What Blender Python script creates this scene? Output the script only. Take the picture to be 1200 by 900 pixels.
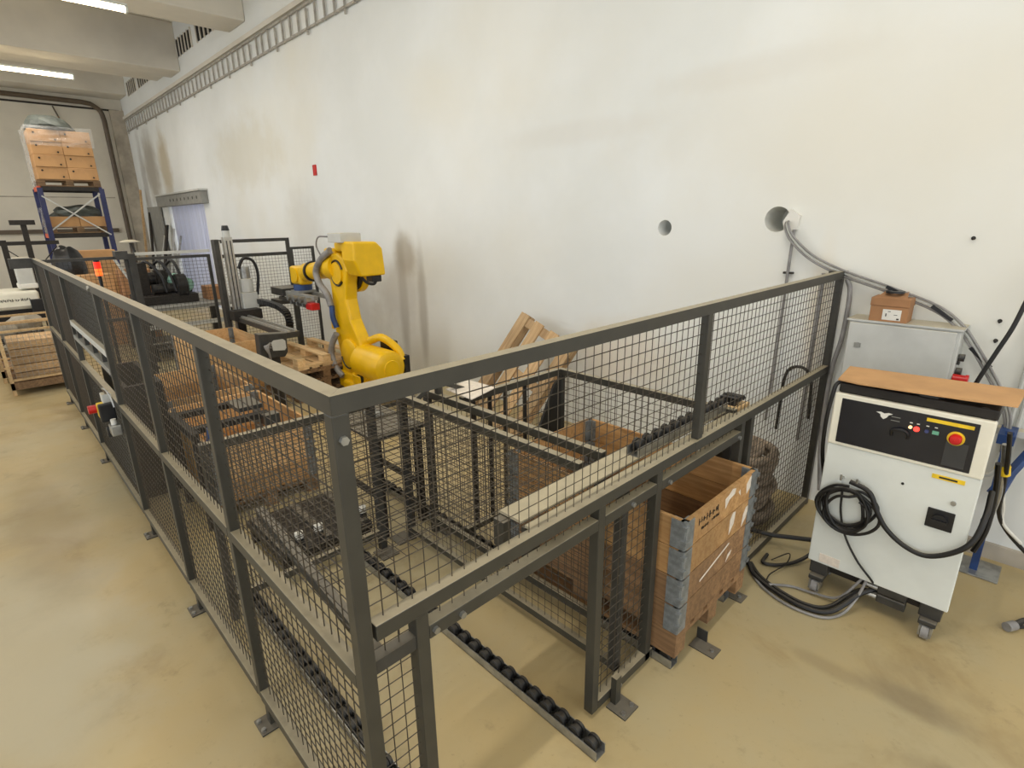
import bpy, bmesh, math, random
from mathutils import Vector, Matrix, Euler
R = math.radians
random.seed(7)
for o in list(bpy.data.objects): bpy.data.objects.remove(o)
scene = bpy.context.scene
C = scene.collection

# ------------------------------------------------------------------ camera
cam_d = bpy.data.cameras.new('camera'); cam = bpy.data.objects.new('camera', cam_d); C.objects.link(cam)
yaw, pitch, roll = 2.37394547, -0.296309121, -0.0144553669
fw = Vector((math.cos(pitch)*math.cos(yaw), math.cos(pitch)*math.sin(yaw), math.sin(pitch)))
rt = fw.cross(Vector((0, 0, 1))).normalized(); up = rt.cross(fw)
r2 = rt*math.cos(roll) + up*math.sin(roll); u2 = -rt*math.sin(roll) + up*math.cos(roll)
m4 = Matrix((r2, u2, -fw)).transposed().to_4x4(); m4.translation = Vector((1.1673, -0.5308, 2.2504))
cam.matrix_world = m4
cam_d.sensor_width = 36; cam_d.lens = 635.65/1200*36; cam_d.clip_end = 200
scene.camera = cam
# ------------------------------------------------------------------ light
w = bpy.data.worlds.new('world'); scene.world = w; w.use_nodes = True
bg = w.node_tree.nodes['Background']; bg.inputs[0].default_value = (0.93, 0.985, 1.04, 1); bg.inputs[1].default_value = 1.62
vs = scene.view_settings
vs.view_transform = 'Standard'; vs.look = 'None'; vs.gamma = 1; vs.use_curve_mapping = False; vs.exposure = 0.09
LAMP_EMIT = 14.0; LAMP_W = 60.0

# ------------------------------------------------------------------ materials
def srgb(r, g, b):
    f = lambda c: (c/12.92 if c <= .04045 else ((c+.055)/1.055)**2.4)
    return (f(r/255), f(g/255), f(b/255), 1)
class NT:
    def __init__(s, name):
        s.m = bpy.data.materials.new(name); s.m.use_nodes = True; s.t = s.m.node_tree
        s.b = s.t.nodes['Principled BSDF']; s.co = s.t.nodes.new('ShaderNodeTexCoord').outputs['Object']
    def n(s, typ, **kw):
        x = s.t.nodes.new(typ)
        for k, v in kw.items(): setattr(x, k, v)
        return x
    def l(s, a, b): s.t.links.new(a, b)
    def noise(s, scale, detail=4, rough=.55, vec=None, dist=0):
        x = s.n('ShaderNodeTexNoise'); x.inputs['Scale'].default_value = scale; x.inputs['Detail'].default_value = detail
        x.inputs['Roughness'].default_value = rough; x.inputs['Distortion'].default_value = dist
        s.l(vec or s.co, x.inputs['Vector']); return x.outputs['Fac']
    def mapr(s, v, a, b, c=0, d=1, smooth=True):
        x = s.n('ShaderNodeMapRange'); x.interpolation_type = 'SMOOTHSTEP' if smooth else 'LINEAR'
        for i, q in enumerate((a, b, c, d)): x.inputs[i+1].default_value = q
        s.l(v, x.inputs[0]); return x.outputs[0]
    def mix(s, fac, a, b):
        x = s.n('ShaderNodeMix'); x.data_type = 'RGBA'
        for sock, v in ((x.inputs[0], fac), (x.inputs[6], a), (x.inputs[7], b)):
            if isinstance(v, (tuple, float, int)): sock.default_value = v
            else: s.l(v, sock)
        return x.outputs[2]
    def math(s, op, a, b):
        x = s.n('ShaderNodeMath'); x.operation = op
        for i, v in enumerate((a, b)):
            if isinstance(v, (int, float)): x.inputs[i].default_value = v
            else: s.l(v, x.inputs[i])
        return x.outputs[0]
    def stretch(s, sx, sy, sz):
        x = s.n('ShaderNodeMapping'); x.inputs['Scale'].default_value = (sx, sy, sz); s.l(s.co, x.inputs['Vector']); return x.outputs[0]
    def blob(s, c, r, warp=.3, wscale=2.0, inner=.3):
        a = s.n('ShaderNodeVectorMath'); a.operation = 'SUBTRACT'; a.inputs[1].default_value = c; s.l(s.co, a.inputs[0])
        d = s.n('ShaderNodeVectorMath'); d.operation = 'DIVIDE'; d.inputs[1].default_value = r; s.l(a.outputs[0], d.inputs[0])
        l = s.n('ShaderNodeVectorMath'); l.operation = 'LENGTH'; s.l(d.outputs[0], l.inputs[0])
        nz = s.noise(wscale, 4, .6)
        v = s.math('ADD', l.outputs['Value'], s.math('MULTIPLY', s.math('SUBTRACT', nz, .5), warp*2))
        return s.mapr(v, 1.0, inner, 0, 1)
    def bump(s, h, strength, dist=.01):
        x = s.n('ShaderNodeBump'); x.inputs['Strength'].default_value = strength; x.inputs['Distance'].default_value = dist
        s.l(h, x.inputs['Height']); s.l(x.outputs[0], s.b.inputs['Normal'])
    def fin(s, col, rough=.6, metal=0.0):
        if isinstance(col, tuple): s.b.inputs['Base Color'].default_value = col
        else: s.l(col, s.b.inputs['Base Color'])
        s.b.inputs['Roughness'].default_value = rough; s.b.inputs['Metallic'].default_value = metal
        return s.m
MATS = {}
def plain(name, rgb, rough=.55, metal=0.0, var=.25, scale=9, dust_toplight=None, bump=0):
    if name in MATS: return MATS[name]
    t = NT(name); c = srgb(*rgb); d = tuple(x*(1-var) for x in c[:3])+(1,)
    e = tuple(min(1, x*(1+var*.6)) for x in c[:3])+(1,)
    col = t.mix(t.mapr(t.noise(scale), .3, .7), d, e)
    if dust_toplight:  # upward faces tinted: dust, plus light from above put into the colour
        g = t.n('ShaderNodeNewGeometry'); sx = t.n('ShaderNodeSeparateXYZ'); t.l(g.outputs['Normal'], sx.inputs[0])
        f = t.math('MULTIPLY', t.mapr(sx.outputs['Z'], .6, .95), t.mapr(t.noise(14), .15, .6, .7, 1))
        col = t.mix(f, col, srgb(*dust_toplight))
    if bump: t.bump(t.noise(scale*6, 5), bump)
    MATS[name] = t.fin(col, rough, metal); return MATS[name]
def wood(name, rgb, dark, rough=.7, ax='x', rnd=.25):
    if name in MATS: return MATS[name]
    t = NT(name)
    s = {'x': (1.5, 22, 22), 'y': (22, 1.5, 22), 'z': (22, 22, 1.5)}[ax]
    g = t.noise(1.6, 6, .65, t.stretch(*s), .4)
    col = t.mix(t.mapr(g, .3, .72), srgb(*rgb), srgb(*dark))
    col = t.mix(t.math('MULTIPLY', t.mapr(t.noise(2.2, 3), .45, .7), .5), col, srgb(*[int(x*.62) for x in rgb]))
    oi = t.n('ShaderNodeObjectInfo')
    hs = t.n('ShaderNodeHueSaturation'); t.l(col, hs.inputs['Color']); t.l(t.mapr(oi.outputs['Random'], 0, 1, 1-rnd, 1+rnd*.6, False), hs.inputs['Value'])
    t.bump(g, .25, .004)
    MATS[name] = t.fin(hs.outputs[0], rough); return MATS[name]
def emis(name, rgb, strength):
    t = NT(name); t.b.inputs['Emission Color'].default_value = srgb(*rgb); t.b.inputs['Emission Strength'].default_value = strength
    return t.fin(srgb(*rgb), .4)

def floor_mat():
    t = NT('concrete_floor')
    a = t.mix(t.mapr(t.noise(.55, 5, .6), .32, .68), srgb(186, 164, 116), srgb(178, 166, 132))
    a = t.mix(t.math('MULTIPLY', t.mapr(t.noise(1.3, 6, .65, None, .6), .5, .72), .55), a, srgb(146, 124, 84))
    a = t.mix(t.math('MULTIPLY', t.mapr(t.noise(5, 6, .7), .56, .75), .35), a, srgb(120, 104, 76))
    a = t.mix(t.math('MULTIPLY', t.mapr(t.noise(38, 3, .6), .62, .8), .3), a, srgb(110, 96, 74))
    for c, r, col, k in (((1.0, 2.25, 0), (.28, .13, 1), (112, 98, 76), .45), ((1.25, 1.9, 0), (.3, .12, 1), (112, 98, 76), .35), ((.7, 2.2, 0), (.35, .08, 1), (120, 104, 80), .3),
                         ((-2.4, -.75, 0), (1.8, .6, 1), (184, 178, 156), .7), ((-4.0, -.55, 0), (1.5, .35, 1), (150, 132, 96), .6), ((-.9, -.55, 0), (.9, .25, 1), (196, 176, 126), .5)):
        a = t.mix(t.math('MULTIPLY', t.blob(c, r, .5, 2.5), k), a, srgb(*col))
    t.bump(t.noise(60, 4), .06, .003)
    m = t.fin(a, .42); t.l(t.mapr(t.noise(2, 4), .3, .7, .33, .55), t.b.inputs['Roughness']); return m
def wall_mat():
    t = NT('white_plaster')
    a = t.mix(t.mapr(t.noise(.45, 5, .6), .35, .65), srgb(225, 228, 226), srgb(233, 236, 235))
    a = t.mix(t.math('MULTIPLY', t.mapr(t.noise(.3, 3, .5), .5, .7), .5), a, srgb(224, 219, 202))
    # vertical soot streaks by the robot, and by the curtain
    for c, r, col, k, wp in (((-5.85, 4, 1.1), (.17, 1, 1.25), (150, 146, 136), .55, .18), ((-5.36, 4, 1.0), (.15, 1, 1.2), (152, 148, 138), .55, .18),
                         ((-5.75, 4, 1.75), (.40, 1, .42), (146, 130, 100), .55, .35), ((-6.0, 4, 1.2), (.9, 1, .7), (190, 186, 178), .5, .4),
                         ((-19.3, 4, 3.8), (1.1, 1, 1.5), (150, 142, 128), .75, .3), ((-17.7, 4, 3.8), (.8, 1, 1.3), (178, 162, 126), .7, .3), ((-20.4, 4, 3.2), (.5, 1, 2.2), (150, 146, 140), .6, .3),
                         ((-8.2, 4, .9), (2.2, 1, 1.2), (190, 186, 176), .55, .4), ((-11.5, 4, 3.6), (2.5, 1, .9), (205, 198, 176), .5, .4), ((-9, 4, 2.2), (1.0, 1, .9), (206, 203, 194), .5, .4),
                         ((-2.6, 4, 3.05), (1.3, 1, .16), (216, 214, 207), .35, .3), ((-.9, 4, 3.3), (1.1, 1, .15), (216, 213, 205), .35, .3), ((-1.9, 4, .9), (.8, 1, .5), (214, 196, 170), .45, .4),
                         ((-.15, 4, 1.4), (.14, 1, .8), (226, 212, 186), .5, .3), ((-.1, 4, 2.9), (2.5, 1, .8), (222, 219, 208), .35, .5)):
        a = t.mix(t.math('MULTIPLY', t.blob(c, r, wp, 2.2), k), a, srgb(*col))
    sp = t.mapr(t.noise(9, 5, .7), .735, .76)
    a = t.mix(t.math('MULTIPLY', t.math('MULTIPLY', sp, t.blob((-4.0, 4, .9), (1.5, 1, .7), .4)), .6), a, srgb(120, 114, 104))
    sp = t.mapr(t.noise(13, 4, .7), .76, .78)
    a = t.mix(t.math('MULTIPLY', sp, .5), a, srgb(150, 146, 136))
    t.bump(t.noise(22, 5), .10, .006)
    return t.fin(a, .75)
def film_mat():
    t = NT('stretch_film'); t.b.inputs['Alpha'].default_value = .12; t.bump(t.noise(7, 5, .7, t.stretch(1, 2, .7), .6), .9, .06)
    return t.fin((.9, .9, .88, 1), .12)
M = {}
M['floor'] = floor_mat(); M['wall'] = wall_mat()
M['back'] = plain('cream_wall', (216, 211, 198), .8, var=.10, scale=.7)
M['ceil'] = plain('white_ceiling', (218, 213, 202), .8, var=.10, scale=.8)
M['column'] = plain('grey_render', (176, 168, 154), .85, var=.3, scale=2)
M['dark'] = plain('dark_void', (22, 21, 19), .9)
M['fence'] = plain('fence_paint', (58, 56, 49), .45, var=.12, dust_toplight=(156, 146, 122))
M['wire'] = plain('fence_wire', (70, 62, 50), .5, .1, var=.25, scale=30)
M['steel'] = plain('zinc_steel', (168, 168, 164), .35, .75, var=.25, scale=14)
M['alu'] = plain('aluminium', (196, 196, 192), .32, .7, var=.12)
M['dgrey'] = plain('dark_grey_metal', (62, 61, 58), .45, .2, dust_toplight=(120, 114, 102))
M['iron'] = plain('dark_iron', (46, 42, 38), .55, .3, scale=18)
M['black'] = plain('black_plastic', (26, 26, 28), .38)
M['rubber'] = plain('black_rubber', (22, 21, 20), .5, dust_toplight=(60, 56, 50))
M['yellow'] = plain('robot_yellow', (238, 190, 4), .34, var=.08, scale=5)
M['white'] = plain('cabinet_white', (222, 226, 220), .45, var=.05, scale=4)
M['ivory'] = plain('bezel_ivory', (236, 232, 214), .45, var=.05)
M['lgrey'] = plain('light_grey_paint', (196, 197, 192), .45, var=.07, scale=5, dust_toplight=(190, 182, 160))
M['grey'] = plain('mid_grey_paint', (140, 140, 135), .5, var=.12, scale=6)
M['screen'] = plain('smoked_panel', (32, 33, 38), .22, var=.1)
M['screen2'] = plain('smoked_panel_light', (58, 59, 60), .3, var=.1)
M['red'] = plain('red_plastic', (200, 26, 26), .35)
M['yel'] = plain('yellow_plate', (232, 196, 40), .45)
M['blue'] = plain('blue_paint', (38, 68, 122), .4)
M['navy'] = plain('rack_blue', (38, 44, 92), .45)
M['orange'] = plain('rack_orange', (214, 92, 60), .5)
M['card'] = plain('cardboard', (196, 152, 104), .8, var=.12, scale=4)
M['card2'] = plain('cardboard_brown', (166, 122, 84), .8, var=.14, scale=5)
M['tape'] = plain('paper_white', (226, 224, 216), .7, var=.05)
M['paper'] = plain('torn_paper', (228, 218, 204), .8, var=.1, scale=40)
M['wood_new'] = wood('pine_new', (238, 208, 160), (212, 174, 120))
M['wood_old'] = wood('pine_weathered', (160, 128, 92), (112, 86, 60))
M['wood_pal'] = wood('pine_pallet', (216, 184, 140), (180, 144, 100))
M['ply'] = wood('collar_wood', (208, 164, 108), (168, 122, 72), rnd=.12)
M['ply_dirty'] = wood('collar_wood_dirty', (168, 130, 90), (116, 86, 58), rnd=.15)
M['ply_or'] = wood('collar_wood_orange', (232, 192, 138), (210, 160, 102), rnd=.1)
M['hinge'] = plain('hinge_steel', (128, 132, 132), .45, .15, var=.3, scale=22)
M['tarp'] = plain('grey_tarp', (70, 75, 70), .6, var=.3, scale=5, bump=.5)
M['film'] = film_mat()
M['pipe'] = plain('brown_pipe', (92, 80, 66), .5, var=.15)
M['blue_pvc'] = NT('pvc_strip'); _t = M['blue_pvc']; _t.b.inputs['Transmission Weight'].default_value = .5
M['blue_pvc'] = _t.fin(srgb(226, 230, 248), .3)
M['tray'] = plain('galvanised', (176, 172, 164), .5, .2, var=.2)
M['hose'] = plain('hose_brown', (148, 132, 114), .7, var=.35, scale=14)
M['hgrey'] = plain('hose_grey', (140, 138, 136), .45)
M['mint'] = plain('mint_paint', (150, 196, 178), .45)
M['stone'] = plain('sack_grey', (176, 168, 152), .85, var=.25, scale=6)
M['lamp'] = emis('lamp_tube', (255, 232, 190), LAMP_EMIT)
M['led_r'] = emis('led_red', (255, 60, 50), 2.0); M['led_w'] = emis('led_amber', (255, 214, 150), 1.5); M['led_g'] = plain('led_green', (120, 190, 160), .4); M['led_b'] = plain('led_blue', (70, 78, 130), .4)
M['beacon_r'] = emis('beacon_red', (255, 40, 20), 1.2); M['beacon_o'] = emis('beacon_orange', (255, 110, 40), 1.2)
M['ink'] = plain('black_ink', (40, 34, 28), .7)
M['poly'] = plain('grey_sheet', (112, 118, 116), .35, var=.15, scale=3)

# ------------------------------------------------------------------ mesh builder
class MB:
    def __init__(s): s.v = []; s.f = []
    def add(s, vs, fs):
        k = len(s.v); s.v += [Vector(p) for p in vs]; s.f += [tuple(i+k for i in q) for q in fs]; return s
    def box(s, x0, x1, y0, y1, z0, z1):
        return s.add([(x0,y0,z0),(x1,y0,z0),(x1,y1,z0),(x0,y1,z0),(x0,y0,z1),(x1,y0,z1),(x1,y1,z1),(x0,y1,z1)],
                     [(0,3,2,1),(4,5,6,7),(0,1,5,4),(1,2,6,5),(2,3,7,6),(3,0,4,7)])
    def bar(s, a, b, wd, ht, upv=(0, 0, 1)):
        a, b = Vector(a), Vector(b); d = (b-a).normalized(); upv = Vector(upv)
        if abs(d.dot(upv)) > .99: upv = Vector((1, 0, 0))
        sd = d.cross(upv).normalized()*wd/2; u = sd.cross(d).normalized()*ht/2
        return s.add([a-sd-u,a+sd-u,a+sd+u,a-sd+u,b-sd-u,b+sd-u,b+sd+u,b-sd+u],
                     [(0,1,2,3),(7,6,5,4),(0,4,5,1),(1,5,6,2),(2,6,7,3),(3,7,4,0)])
    def cyl(s, a, b, r, n=18, rb=None, caps=True):
        a, b = Vector(a), Vector(b); d = (b-a).normalized(); t = Vector((0,0,1)) if abs(d.z) < .9 else Vector((1,0,0))
        x = d.cross(t).normalized(); y = d.cross(x); rb = r if rb is None else rb
        vs = [a+(x*math.cos(2*math.pi*i/n)+y*math.sin(2*math.pi*i/n))*r for i in range(n)] + [b+(x*math.cos(2*math.pi*i/n)+y*math.sin(2*math.pi*i/n))*rb for i in range(n)]
        fs = [(i,(i+1)%n,n+(i+1)%n,n+i) for i in range(n)]
        if caps: fs += [tuple(range(n-1,-1,-1)), tuple(range(n,2*n))]
        return s.add(vs, fs)
    def tube(s, pts, r, n=8, closed=False):
        pts = [Vector(p) for p in pts]; N = len(pts); vs = []; x = None
        for i in range(N):
            d = (pts[(i+1)%N]-pts[i-1]) if closed else (pts[min(i+1,N-1)]-pts[max(i-1,0)])
            d.normalize()
            if x is None:
                t = Vector((0,0,1)) if abs(d.z) < .9 else Vector((1,0,0)); x = d.cross(t).normalized()
            else: x = (x-d*x.dot(d)).normalized()
            y = d.cross(x)
            rr = r[i] if isinstance(r, (list, tuple)) else r
            vs += [pts[i]+(x*math.cos(2*math.pi*k/n)+y*math.sin(2*math.pi*k/n))*rr for k in range(n)]
        fs = []
        for i in range(N if closed else N-1):
            j = (i+1) % N
            fs += [(i*n+k, i*n+(k+1)%n, j*n+(k+1)%n, j*n+k) for k in range(n)]
        if not closed: fs += [tuple(range(n-1,-1,-1)), tuple(range((N-1)*n, N*n))]
        return s.add(vs, fs)
    def prism(s, poly, ext):
        n = len(poly); poly = [Vector(p) for p in poly]; e = Vector(ext)
        return s.add(poly+[p+e for p in poly], [tuple(range(n-1,-1,-1)), tuple(range(n,2*n))]+[(i,(i+1)%n,n+(i+1)%n,n+i) for i in range(n)])
    def lathe(s, prof, c, n=24, axis='z'):
        c = Vector(c); vs = []; P = len(prof)
        for i in range(n):
            a = 2*math.pi*i/n
            for r, h in prof:
                p = {'z': (r*math.cos(a), r*math.sin(a), h), 'x': (h, r*math.cos(a), r*math.sin(a)), 'y': (r*math.cos(a), h, r*math.sin(a))}[axis]
                vs.append(c+Vector(p))
        fs = [(i*P+k, ((i+1)%n)*P+k, ((i+1)%n)*P+k+1, i*P+k+1) for i in range(n) for k in range(P-1)]
        return s.add(vs, fs)
    def wire(s, a, b, r):
        a, b = Vector(a), Vector(b); d = (b-a).normalized(); t = Vector((0,0,1)) if abs(d.z) < .9 else Vector((1,0,0))
        x = d.cross(t).normalized()*r*1.2; y = d.cross(x).normalized()*r*1.2
        return s.add([a+x,a+y,a-x,a-y,b+x,b+y,b-x,b-y], [(0,1,5,4),(1,2,6,5),(2,3,7,6),(3,0,4,7)])
    def blobby(s, c, rad, seed=0, amp=.2, nu=14, nv=9, flat=None):
        rng = random.Random(seed); ph = [(rng.uniform(1,3),rng.uniform(1,3),rng.uniform(1,3),rng.uniform(0,6)) for _ in range(4)]
        c = Vector(c); vs = []
        def dis(d): return 1+amp*sum(math.sin(a*d.x*2+b*d.y*2+q*d.z*2+p) for a,b,q,p in ph)/4
        for j in range(nv+1):
            th = math.pi*j/nv
            for i in range(nu):
                f = 2*math.pi*i/nu; d = Vector((math.sin(th)*math.cos(f), math.sin(th)*math.sin(f), math.cos(th))); k = dis(d)
                p = Vector((d.x*rad[0]*k, d.y*rad[1]*k, d.z*rad[2]*k))
                if flat is not None: p.z = max(p.z, flat)
                vs.append(c+p)
        return s.add(vs, [(j*nu+i, j*nu+(i+1)%nu, (j+1)*nu+(i+1)%nu, (j+1)*nu+i) for j in range(nv) for i in range(nu)])
def wl(o):
    p = Vector((0,0,0))
    while o: p += o.location; o = o.parent
    return p
def build(mb, name, mat, parent=None, smooth=False, bevel=0, local=False, kind=None, label=None, seg=2):
    me = bpy.data.meshes.new(name)
    off = Vector((0,0,0)) if (parent is None or local) else wl(parent)
    me.from_pydata([tuple(v-off) for v in mb.v], [], mb.f)
    bm = bmesh.new(); bm.from_mesh(me); bmesh.ops.remove_doubles(bm, verts=bm.verts, dist=1e-6); bmesh.ops.recalc_face_normals(bm, faces=bm.faces); bm.to_mesh(me); bm.free()
    me.materials.append(M[mat] if isinstance(mat, str) else mat)
    o = bpy.data.objects.new(name, me); C.objects.link(o); o.parent = parent
    if smooth:
        me.polygons.foreach_set('use_smooth', [True]*len(me.polygons)); me.set_sharp_from_angle(angle=R(38))
    if bevel:
        b = o.modifiers.new('bevel', 'BEVEL'); b.width = bevel; b.segments = seg; b.limit_method = 'ANGLE'; b.angle_limit = R(40)
    if kind: o['kind'] = kind
    if label: o['label'] = label
    return o
def tag(o, label, cat, group=None):
    o['label'] = label; o['category'] = cat
    if group: o['group'] = group
    return o
def thing(name, label, cat, loc=(0,0,0), group=None, rot=(0,0,0)):
    o = bpy.data.objects.new(name, None); C.objects.link(o); o.location = loc; o.rotation_euler = rot; o.empty_display_size = .1
    return tag(o, label, cat, group)
def struct(name, mb, mat, parent=None, **kw):
    o = build(mb, name, mat, parent, **kw)
    if parent is None: o['kind'] = 'structure'
    return o
def solo(mb, name, mat, label, cat, group=None, **kw):        # a thing that is one mesh; origin at its base centre
    lo = Vector((min(v[i] for v in mb.v) for i in range(3))); hi = Vector((max(v[i] for v in mb.v) for i in range(3)))
    c = Vector(((lo.x+hi.x)/2, (lo.y+hi.y)/2, lo.z))
    for i in range(len(mb.v)): mb.v[i] = mb.v[i]-c
    o = build(mb, name, mat, None, **kw); o.location = c
    return tag(o, label, cat, group)
def dup(root, loc, rot=(0,0,0), label=None, group=None, parent=None):
    r = root.copy(); C.objects.link(r); r.location = loc; r.rotation_euler = rot
    if label: r['label'] = label
    if group: r['group'] = group
    for ch in list(root.children):
        c = ch.copy(); C.objects.link(c); c.parent = r
        for g in ch.children:
            d = g.copy(); C.objects.link(d); d.parent = c
    return r
def cp(o, parent, loc):
    c = o.copy(); C.objects.link(c); c.parent = parent; c.location = loc; return c
def spline(pts, k=6):
    P = [Vector(p) for p in pts]; P = [P[0]*2-P[1]]+P+[P[-1]*2-P[-2]]; out = []
    for i in range(1, len(P)-2):
        a, b, c, d = P[i-1:i+3]
        for j in range(k):
            t = j/k; out.append(.5*((2*b)+(c-a)*t+(2*a-5*b+4*c-d)*t*t+(3*b-a-3*c+d)*t**3))
    return out+[P[-2]]
def text(body, size, mat, parent, loc, rot, name='lettering', ext=.0008):
    cu = bpy.data.curves.new(name, 'FONT'); cu.body = body; cu.size = size; cu.extrude = ext; cu.align_x = 'CENTER'; cu.align_y = 'CENTER'
    tmp = bpy.data.objects.new('tmp', cu); C.objects.link(tmp)
    dg = bpy.context.evaluated_depsgraph_get(); me = bpy.data.meshes.new_from_object(tmp.evaluated_get(dg))
    bpy.data.objects.remove(tmp); me.materials.clear(); me.materials.append(M[mat])
    o = bpy.data.objects.new(name, me); C.objects.link(o); o.parent = parent
    o.location = Vector(loc)-(wl(parent) if parent else Vector()); o.rotation_euler = rot; return o

# ------------------------------------------------------------------ setting
WY = 4.0; BX = -21.6; CZ = 6.75
struct('floor', MB().box(BX-.3, 9, -11, WY+.4, -.2, 0), 'floor')
def wall_right():
    mb = MB(); holes = [(-1.517, 2.15, .068), (-.545, 2.215, .095)]; door = (-18.2, -14.75, 0, 2.78)
    x0, x1, z1 = BX, 9.0, CZ
    def quad(a, b, c, d): mb.add([(a,WY,c),(b,WY,c),(b,WY,d),(a,WY,d)], [(0,1,2,3)])
    quad(x0, door[0], 0, z1); quad(door[0], door[1], door[3], z1)
    xs = [door[1]]; h = .2
    for hx, hz, r in holes:
        quad(xs[-1], hx-h, 0, z1); quad(hx-h, hx+h, 0, hz-h); quad(hx-h, hx+h, hz+h, z1)
        n = 32; ring = []; sq = []
        for i in range(n):
            a = 2*math.pi*(i+.5)/n; c, s = math.cos(a), math.sin(a); k = h/max(abs(c), abs(s))
            ring.append((hx+r*c, WY, hz+r*s)); sq.append((hx+k*c, WY, hz+k*s))
        deep = [(x, WY+.35, z) for x, y, z in ring]
        mb.add(ring+sq, [(i,(i+1)%n,n+(i+1)%n,n+i) for i in range(n)])
        for cx_, cz_ in ((1,1),(-1,1),(-1,-1),(1,-1)):    # corner fillers
            i0 = {(1,1):3,(-1,1):11,(-1,-1):19,(1,-1):27}[(cx_,cz_)]
            mb.add([sq[i0], (hx+h*cx_, WY, hz+h*cz_), sq[i0+1]], [(0,1,2)])
        mb.add(ring+deep, [(i,(i+1)%n,n+(i+1)%n,n+i) for i in range(n)])
        mb.add(deep, [tuple(range(n))])
        xs.append(hx+h)
    quad(xs[-1], x1, 0, z1)
    d0, d1, e0, e1 = door       # reveals of the doorway
    mb.add([(d0,WY,0),(d0,WY+.35,0),(d0,WY+.35,e1),(d0,WY,e1)], [(0,1,2,3)]); mb.add([(d1,WY,0),(d1,WY+.35,0),(d1,WY+.35,e1),(d1,WY,e1)], [(0,1,2,3)])
    mb.add([(d0,WY,e1),(d1,WY,e1),(d1,WY+.35,e1),(d0,WY+.35,e1)], [(0,1,2,3)])
    return struct('wall_right', mb, 'wall')
wall_right()
wb = struct('wall_back', MB().box(BX-.2, BX, -11, WY, 0, CZ), 'back')
build(MB().box(BX, BX+.012, -11, 3.3, 3.07, 3.1), 'panel_joint', 'column', wb); build(MB().box(BX, BX+.03, -11, 3.9, 5.72, 5.77), 'panel_joint', 'iron', wb)
build(MB().box(BX, BX+.1, -11, 3.2, 2.0, 2.12), 'wall_rail', 'pipe', wb)
struct('trim_1', MB().box(BX, BX+.12, 3.62, WY, 0, 5.75), 'column')
struct('baseboard_right', MB().box(.6, 9, WY-.03, WY, 0, .11), 'column')
struct('ceiling', MB().box(BX-.2, 9, -11, WY+.4, CZ, CZ+.2), 'ceil')
def beam(x0, x1, z0, n):
    struct(n, MB().box(x0, x1, -11, WY, z0, CZ), 'ceil', bevel=.02)
beam(-11.3, -10.45, 5.78, 'trim_2'); beam(-15.6, -14.8, 5.72, 'trim_3'); beam(-16.9, -15.6, 5.86, 'trim_4'); beam(-21.6, -20.6, 6.08, 'trim_5'); beam(-6.3, -5.4, 5.78, 'trim_6'); beam(-1.5, -.6, 5.78, 'trim_7')
struct('trim_8', MB().box(BX, 9, WY-.06, WY, 5.48, 5.56), 'ceil')
# clerestory vents above the cable tray
for k, (a, b, lab) in enumerate(((-14.75, -13.6, 'white barred vent high on white wall, beside the deep beam'), (-13.2, -11.9, 'white barred vent high on white wall, nearer the close beam'), (-18.9, -17.7, 'barred vent high on white wall beyond the deep beam'), (-20.3, -19.2, 'barred vent high on white wall nearest the cream back wall'))):
    t = thing('vent', lab, 'vent', ((a+b)/2, WY-.012, 6.02), 'clerestory vents')
    build(MB().box(a, b, WY-.012, WY, 6.02, 6.36), 'opening', 'dark', t)
    for i in range(6):
        x = a+(b-a)*i/5
        build(MB().box(x-.028, x+.028, WY-.03, WY, 6.0, 6.38), 'slat', 'ceil', t)
# cable tray
tr = thing('cable_tray', 'long galvanised ladder cable tray high along the white wall', 'cable tray', (-10, WY-.02, 5.1))
for z in (5.1, 5.42): build(MB().box(BX+.3, -2.0, WY-.05, WY-.02, z, z+.03), 'tray_rail', 'tray', tr)
rung = build(MB().box(-.013, .013, -.03, 0, -.02, .34), 'rung', 'tray', tr, local=True); rung.location = (0, 0, .01)
x = BX+.45; i = 0
while x < -2.0:
    if abs(x+10) > .05: cp(rung, tr, (x+10, 0, .01-(.06 if i % 4 == 0 else 0)))
    x += .30; i += 1
# fluorescent lamps under the beams (rows go on out of the frame; left pair added as fill)
def lamp(x, y0, y1, z, lab):
    t = thing('fluorescent_lamp', lab, 'lamp', (x, (y0+y1)/2, z), 'fluorescent ceiling lamps')
    build(MB().box(x-.06, x+.06, y0, y1, z+.05, z+.09), 'housing', 'white', t)
    build(MB().cyl((x, y0+.03, z+.02), (x, y1-.03, z+.02), .045, 12), 'tube', 'lamp', t, smooth=True)
    build(MB().box(x-.06, x+.06, y1-.03, y1, z-.03, z+.06), 'end_cap', 'white', t); build(MB().box(x-.06, x+.06, y0, y0+.03, z-.03, z+.06), 'end_cap', 'white', t)
    la_ = bpy.data.lights.new('tube_light', 'AREA'); la_.shape = 'RECTANGLE'; la_.size = .12; la_.size_y = y1-y0-.1; la_.energy = LAMP_W; la_.color = (1, .96, .90)
    lo_ = bpy.data.objects.new('tube_light', la_); C.objects.link(lo_); lo_.parent = t; lo_.location = (0, 0, -.035)
    build(MB().box(x-.01, x+.01, (y0+y1)/2-.01, (y0+y1)/2+.01, z+.09, CZ), 'hanger', 'dgrey', t)
lamp(-10.1, -1.1, 2.05, 5.45, 'lit fluorescent lamp nearest the camera, at the top edge')
lamp(-15.7, -1.1, 2.02, 5.45, 'lit fluorescent lamp farther off, above the blue rack')
lamp(-10.1, -6.6, -3.4, 5.45, 'added unseen fill lamp beyond the left edge, nearer row'); lamp(-15.7, -6.6, -3.4, 5.45, 'added unseen fill lamp beyond the left edge, farther row')  # unseen pair, added only to brighten the back wall
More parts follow.
